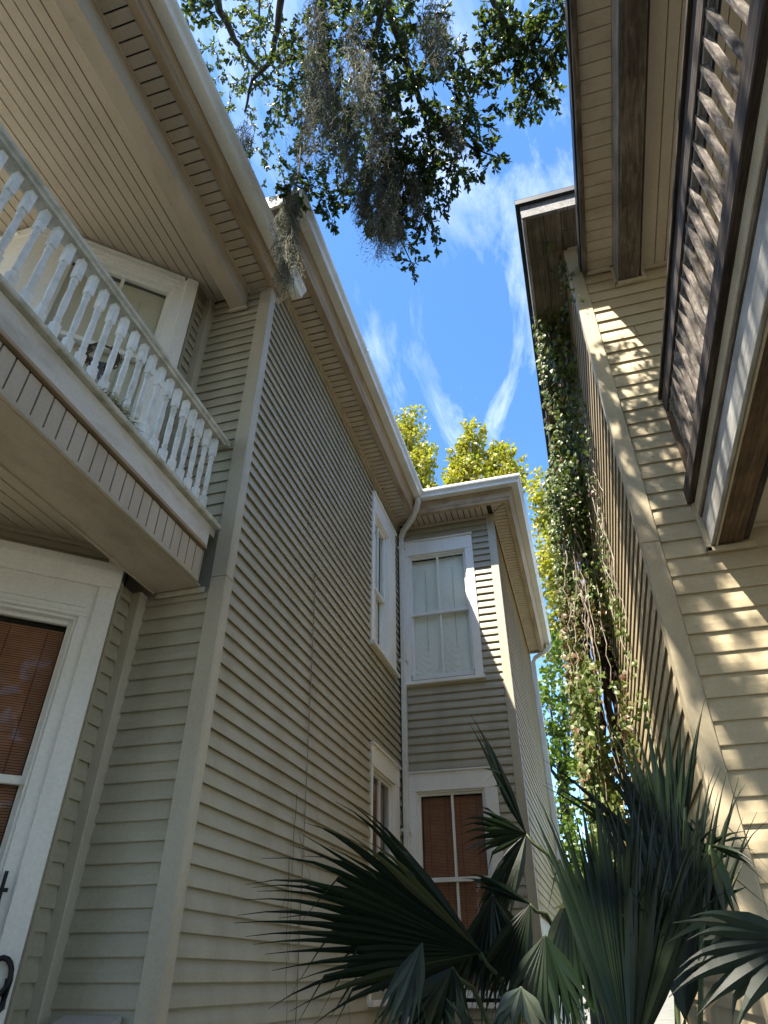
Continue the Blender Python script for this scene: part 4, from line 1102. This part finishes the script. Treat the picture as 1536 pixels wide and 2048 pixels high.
far_tree('leafy_tree', 'green tree with sky showing through, low in the gap beside the downspout', (-0.5, 19.5, 0),
         [((-0.55, 19, 8.6), (0.55, 0.8, 0.8)), ((-0.1, 19.2, 7.7), (0.8, 0.8, 0.7)), ((-0.6, 19, 6.7), (0.7, 0.8, 0.8)), ((0.1, 19.3, 6.1), (0.6, 0.8, 0.6)), ((-0.6, 19, 5.2), (0.7, 0.8, 0.7)), ((-0.4, 19, 4.0), (0.9, 0.8, 0.8)), ((0.0, 19.1, 9.6), (0.5, 0.6, 0.5))], 0.16, 'lime_leaf', 800, 7.5, seed=34)
far_tree('leafy_tree', 'dense low green shrub tree behind the palms at the end of the gap', (-0.3, 16.2, 0),
         [((-0.3, 16, 3.2), (0.8, 0.7, 0.8)), ((0.1, 16.1, 2.3), (0.9, 0.7, 0.9)), ((-0.8, 16.2, 1.8), (0.7, 0.7, 0.9)), ((0.7, 16.3, 3.4), (0.7, 0.7, 1.0))], 0.12, 'green_leaf', 1500, 2.8, seed=35)

# ================================================================== ivy on the right house
random.seed(77)
ivy = thing('ivy', 'ivy and bare vines hanging down the side of the cream house', 'ivy', (0.5, 7.6, 0))
def lerp_tab(tab, z):
    for (z0, *a), (z1, *c) in zip(tab, tab[1:]):
        if z0 <= z <= z1:
            t = (z - z0) / (z1 - z0); return [p + (q - p) * t for p, q in zip(a, c)]
    return list(tab[0][1:]) if z < tab[0][0] else list(tab[-1][1:])
# z, left x, right x at about 7.6 m away
CURT = [(1.6, 0.02, 0.50), (2.8, -0.02, 0.52), (3.4, -0.02, 0.55), (4.3, 0.0, 0.60), (5.2, 0.04, 0.60), (6.3, 0.10, 0.62), (7.2, 0.24, 0.62)]
vs, fs, dv, df = [], [], [], []
def ivy_leaf(p, nrm, L, dry=False):
    ax = (Vector((0, 0, -0.8)) + rv() * 0.8).normalized(); nn = (nrm + rv() * 0.7).normalized(); sd = ax.cross(nn).normalized()
    leaf_quad(dv if dry else vs, df if dry else fs, p, ax, sd, L, L * 0.85, 0.12, False)
for _ in range(7800):
    z = random.uniform(1.7, 7.2); a, c = lerp_tab(CURT, z)
    t = random.random(); t = t if random.random() < 0.5 else t * 0.6
    x = a + (c - a) * t; y = 7.3 + random.uniform(-0.5, 0.5) + 0.9 * mnoise.noise(Vector((x * 3, z * 1.4, 3)))
    hole = mnoise.noise(Vector((x * 4.5 + 9, z * 1.1, y * 0.6)))
    if hole > 0.24 and t > 0.45: continue
    d = mnoise.noise(Vector((x * 2, z * 1.0 + 20, 1)))
    ivy_leaf(Vector((x, y, z)), Vector((-0.6, -0.7, 0.4)), random.uniform(0.045, 0.085), (z < 5.6 and d > -0.05 and random.random() < 0.62) or random.random() < 0.08)
# along the eave boards and the wall top
for _ in range(3600):
    y = 4.45 + 3.4 * random.random() ** 0.8; w_ = min(1, (y - 4.3) / 1.2)
    x = 0.30 + random.uniform(-0.05, 0.33); z = 7.04 - random.random() ** 1.6 * (0.25 + 0.75 * w_)
    if mnoise.noise(Vector((x * 5, y * 2, z * 3))) < -0.18: continue
    ivy_leaf(Vector((x, y, z)), Vector((-0.5, -0.5, -0.3)), random.uniform(0.04, 0.075), random.random() < 0.10)
# climbers near the corner board and loose sprays on the boards
for path_ in ([(0.60, 3.90, 6.98), (0.57, 3.86, 6.75), (0.58, 3.86, 6.5), (0.60, 3.84, 6.25)], [(0.44, 3.62, 7.03), (0.46, 3.72, 7.02), (0.50, 3.8, 6.98), (0.56, 3.95, 6.9), (0.57, 4.2, 6.8), (0.56, 4.6, 6.8)],
              [(0.58, 6.0, 6.6), (0.57, 5.7, 5.9), (0.57, 5.6, 5.3), (0.57, 5.7, 4.8)], [(0.57, 6.2, 4.9), (0.57, 5.9, 4.3), (0.57, 5.75, 3.7), (0.56, 5.6, 3.2)], [(0.57, 6.4, 5.5), (0.56, 6.2, 4.8), (0.56, 6.0, 4.2)],
              [(0.57, 5.2, 7.0), (0.57, 5.0, 6.5), (0.57, 4.95, 6.0), (0.57, 5.1, 5.6)]):
    for a, c in zip(path_, path_[1:]):
        a, c = Vector(a), Vector(c)
        for i in range(int((c - a).length / 0.016)):
            p = a.lerp(c, random.random()) + rv() * 0.07
            p.x = min(p.x, 0.60) if p.y > 3.9 else p.x
            ivy_leaf(p, Vector((-0.8, -0.5, 0.1)), random.uniform(0.03, 0.06), random.random() < 0.1)
m = MB(); m.add(vs, fs); m.build('foliage', 'ivy_leaf', ivy)
m = MB(); m.add(dv, df); m.build('withered_foliage', 'dry_leaf', ivy)
def wander(p, q, n, amp):
    p, q = Vector(p), Vector(q); out = []; off = Vector((0, 0, 0))
    for i in range(n + 1):
        out.append(p.lerp(q, i / n) + off); off = off * 0.7 + rv() * amp
    return out
b = MB()
for i in range(10):
    x = random.uniform(0.12, 0.56); z1 = random.uniform(5.2, 7.0); z0 = random.uniform(2.0, 4.4)
    b.tube(wander((x + 0.1, 7.0, z1), (x - 0.1 + random.uniform(-0.1, 0.15), 6.9, z0), 30, 0.036), random.uniform(0.005, 0.011), 0.003, 5)
for i in range(14):
    y = random.uniform(5.4, 6.8); z1 = random.uniform(4.5, 6.8)
    b.tube(wander((0.575, y, z1), (0.575, y - random.uniform(-0.2, 0.5), z1 - random.uniform(0.5, 1.6)), 16, 0.018), 0.006, 0.003, 5)
b.tube(wander((0.28, 4.6, 7.0), (0.27, 6.8, 7.05), 24, 0.02), 0.010, 0.006, 5)
b.tube(wander((0.26, 5.4, 7.1), (0.28, 7.2, 6.5), 24, 0.02), 0.012, 0.006, 5)
b.build('stem', 'vine', ivy)
b = MB()
for i in range(26):
    x = random.uniform(0.30, 0.55); z1 = random.uniform(4.0, 7.0)
    b.tube(wander((x, 7.9, z1), (x + random.uniform(-0.05, 0.05), 7.9, z1 - random.uniform(1.0, 2.4)), 12, 0.03), random.uniform(0.02, 0.05), 0.015, 5)
b.build('old_stem', 'dark_vine', ivy)

# ================================================================== palms
random.seed(11)
def fan(parent, H, groups, base, mat='palm'):
    H = Vector(H); vs, fs = [], []
    for a, b_, L, hs, n, w_, droop in groups:
        a, b_ = Vector(a), Vector(b_); nn = a.cross(b_).normalized()
        for i in range(n):
            t = (i + 0.5) / n * 2 - 1
            ang = math.radians(hs) * t + random.uniform(-0.015, 0.015)
            d = (a * math.cos(ang) + b_ * math.sin(ang) + nn * (0.10 * (i % 2 - 0.5) + 0.10 * math.cos(t * 1.5) - 0.06)).normalized()
            ln = L * (1.0 - 0.22 * t * t) * random.uniform(0.84, 1.16)
            sd = d.cross(nn).normalized(); K = 9; k0 = len(vs)
            p = H.copy(); dd = d.copy(); kink = random.random() < 0.13; tipdrop = random.uniform(0.2, 1.3); yaw_ = rv() * 0.10; kz = random.uniform(0.55, 0.8)
            bend = droop * random.uniform(0.7, 1.5)
            for j in range(K + 1):
                u = j / K
                prof = min(1, 0.10 + u * 2.4) * (1 if u < 0.42 else max(0.0, (1 - (u - 0.42) / 0.58)) ** 1.35)
                ww = w_ * 0.5 * max(0.03, prof)
                fold = nn * ww * 0.55
                vs += [p - sd * ww + fold * 0.6, p - fold * 0.6, p + sd * ww + fold * 0.6]
                g = bend * u * u * 0.9 + max(0, u - 0.6) * tipdrop + (1.3 if kink and u > kz else 0)
                dd = (d + Vector((0, 0, -1)) * g + yaw_ * u * u).normalized()
                p = p + dd * (ln / K)
            for j in range(K):
                q = k0 + j * 3
                fs += [(q, q + 1, q + 4, q + 3), (q + 1, q + 2, q + 5, q + 4)]
            if random.random() < 0.35:                             # loose thread at the edge
                q = vs[k0 + 5 * 3]; q = Vector(q); j = len(vs); h = (d + rv() * 0.8).normalized() * random.uniform(0.06, 0.16)
                vs += [q, q + h * 0.5 + Vector((0, 0, -0.02)), q + h + Vector((0.001, 0.001, -0.06))]; fs.append((j, j + 1, j + 2))
    m = MB(); m.add(vs, fs, False); f = m.build('frond', mat, parent)
    if base:
        b = MB(); Bv = Vector(base); mid = H.lerp(Bv, 0.5) + Vector((0, 0, 0.04))
        b.tube([H, H.lerp(Bv, 0.15), mid, Bv, Bv + Vector((0, 0, -0.3))], 0.004, 0.011, 7); b.build('petiole', 'petiole', f)
    return f
for key, say, xy in (('A', 'dark fan palm in front of the left house windows, long frond reaching left', (-0.35, 2.95, 0)), ('B', 'large upright fan palm against the cream corner board, right of the other palm', (0.30, 2.75, 0))):
    t = thing('fan_palm', say, 'palm', xy, 'fan palms between the houses')
    b = MB(); b.tube([(xy[0], xy[1], 0), (xy[0] + 0.02, xy[1], 0.6), (xy[0], xy[1], 1.15)], 0.17, 0.13, 12); b.build('trunk', 'bark', t)
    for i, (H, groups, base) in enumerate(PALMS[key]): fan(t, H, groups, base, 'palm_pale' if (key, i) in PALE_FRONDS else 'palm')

# ================================================================== small things
# wreath on the upper bay window
wp = F_bay.at(0.555, 0.075, 5.665)
t = thing('wreath', 'brown twig wreath with grey ribbon behind the white balusters', 'wreath', wp)
random.seed(3); b = MB()
for k in range(46):
    a0 = random.uniform(0, 6.28); R = random.uniform(0.105, 0.140); off = random.uniform(-0.025, 0.025); span = random.uniform(1.2, 3.0)
    pts = []
    for i in range(12):
        a = a0 + span * i / 11; rr = R + 0.012 * math.sin(5 * a + k)
        pts.append(Vector(wp) + F_bay.d * math.cos(a) * rr + UP * math.sin(a) * rr + F_bay.n * (off + 0.01 * math.sin(3 * a + k)))
    b.tube(pts, 0.0045, 0.003, 4)
b.build('twigs', 'twig', t)
b = MB()
for sx in (-1, 1):
    for L, dz in ((0.05, 0.01), (0.045, -0.11), (0.03, -0.16)):
        c0 = Vector(wp) + UP * -0.10 + F_bay.n * 0.03; c1 = c0 + F_bay.d * sx * L + UP * dz; c2 = c0 + F_bay.d * sx * L * 1.6 + UP * (dz * 1.3 + 0.015)
        b.rtube([c0, c1, c2], 0.024, 0.006, F_bay.n)
b.build('ribbon', 'ribbon', t)

# dry grass tuft on the balcony edge
gp = Vector((-2.325, 2.24, 4.272))
t = thing('dry_grass_tuft', 'dry brown grass tuft sprouting at the balcony floor edge under rotted balusters', 'grass tuft', gp)
vs, fs = [], []
for _ in range(620):
    p = gp + Vector((random.uniform(-0.05, 0.075), random.uniform(-0.19, 0.19), 0.0))
    d = (Vector((random.uniform(-0.3, 0.8), random.uniform(-0.9, 0.9), random.uniform(0.2, 1.0)))).normalized()
    sd = d.cross(UP).normalized() * 0.0022; L = random.uniform(0.05, 0.13) * (1.2 - abs(p.y - gp.y) * 3); k = len(vs)
    m_ = p + d * L * 0.55; e_ = p + d * L + Vector((0.02, 0, -0.05))
    vs += [p - sd, p + sd, m_ + sd, m_ - sd, e_]; fs += [(k, k + 1, k + 2, k + 3), (k + 3, k + 2, k + 4)]
m = MB(); m.add(vs, fs); m.build('blades', 'dry_grass', t)

# thin wire down the side wall and dead tendrils
b = MB(); xw = XW + 0.034
b.tube([(xw - 0.02, 4.975, 4.69), (xw, 4.985, 4.685), (xw, 5.018, 4.655), (xw, 5.03, 4.60), (xw, 5.045, 4.30), (xw, 5.067, 3.95), (xw, 5.10, 3.3), (xw, 5.133, 2.74), (xw, 5.17, 2.0), (xw, 5.21, 1.4), (xw, 5.24, 0.3)], 0.0042, 0.0042, 6)
tag(b.build('wire', 'wire'), 'thin grey wire hanging straight down the olive siding', 'wire')
random.seed(14); b = MB()
for y0, z0, y1, z1 in ((4.95, 2.75, 5.02, 1.7), (5.05, 2.5, 5.40, 2.15), (4.9, 2.3, 5.06, 1.3), (6.2, 2.0, 6.4, 1.2), (4.95, 2.2, 4.8, 1.9)):
    b.tube([Vector((XW + 0.031, p.y, p.z)) for p in wander((0, y0, z0), (0, y1, z1), 22, 0.014)], 0.0020, 0.0010, 4)
tag(b.build('dead_creeper', 'twig'), 'dead creeper tendrils clinging to the olive siding behind the long palm frond', 'creeper')

# utility box on the short front wall
t = thing('utility_box', 'grey utility box with sloped lid on the narrow wall left of the corner board', 'box', (-2.44, 3.40, 1.30))
b = MB(); b.box(-2.60, -2.31, 3.38, 3.455, 1.05, 1.405); b.build('body', 'metal_box', t, 0.004)
b = MB(); b.hexa([(-2.615, 3.345, 1.405), (-2.295, 3.345, 1.405), (-2.295, 3.458, 1.405), (-2.615, 3.458, 1.405), (-2.615, 3.345, 1.415), (-2.295, 3.345, 1.415), (-2.295, 3.458, 1.455), (-2.615, 3.458, 1.455)]); b.build('lid', 'metal_box', t, 0.003)

# black iron bracket by the bay window
bp_ = F_bay.at(-0.018, 0.085, 1.55)
t = thing('lamp_bracket', 'black curved iron bracket on the white bay casing at the lower left', 'bracket', bp_)
b = MB()
ring = [Vector(bp_) + F_bay.d * (0.085 + 0.052 * math.cos(a)) + UP * (0.055 + 0.075 * math.sin(a)) + F_bay.n * 0.03 for a in [6.2832 * i / 16 for i in range(17)]]
b.tube(ring, 0.013, 0.013, 7, False)
b.tube([Vector(bp_) + F_bay.d * 0.035 + UP * 0.05, Vector(bp_) + F_bay.d * 0.035 + UP * -0.06, Vector(bp_) + F_bay.d * 0.09 + UP * -0.12], 0.018, 0.014, 7)
b.fbox(F_bay, 0.19, 0.27, 0.06, 0.09, 1.45, 1.65)
b.build('arm', 'black_iron', t)
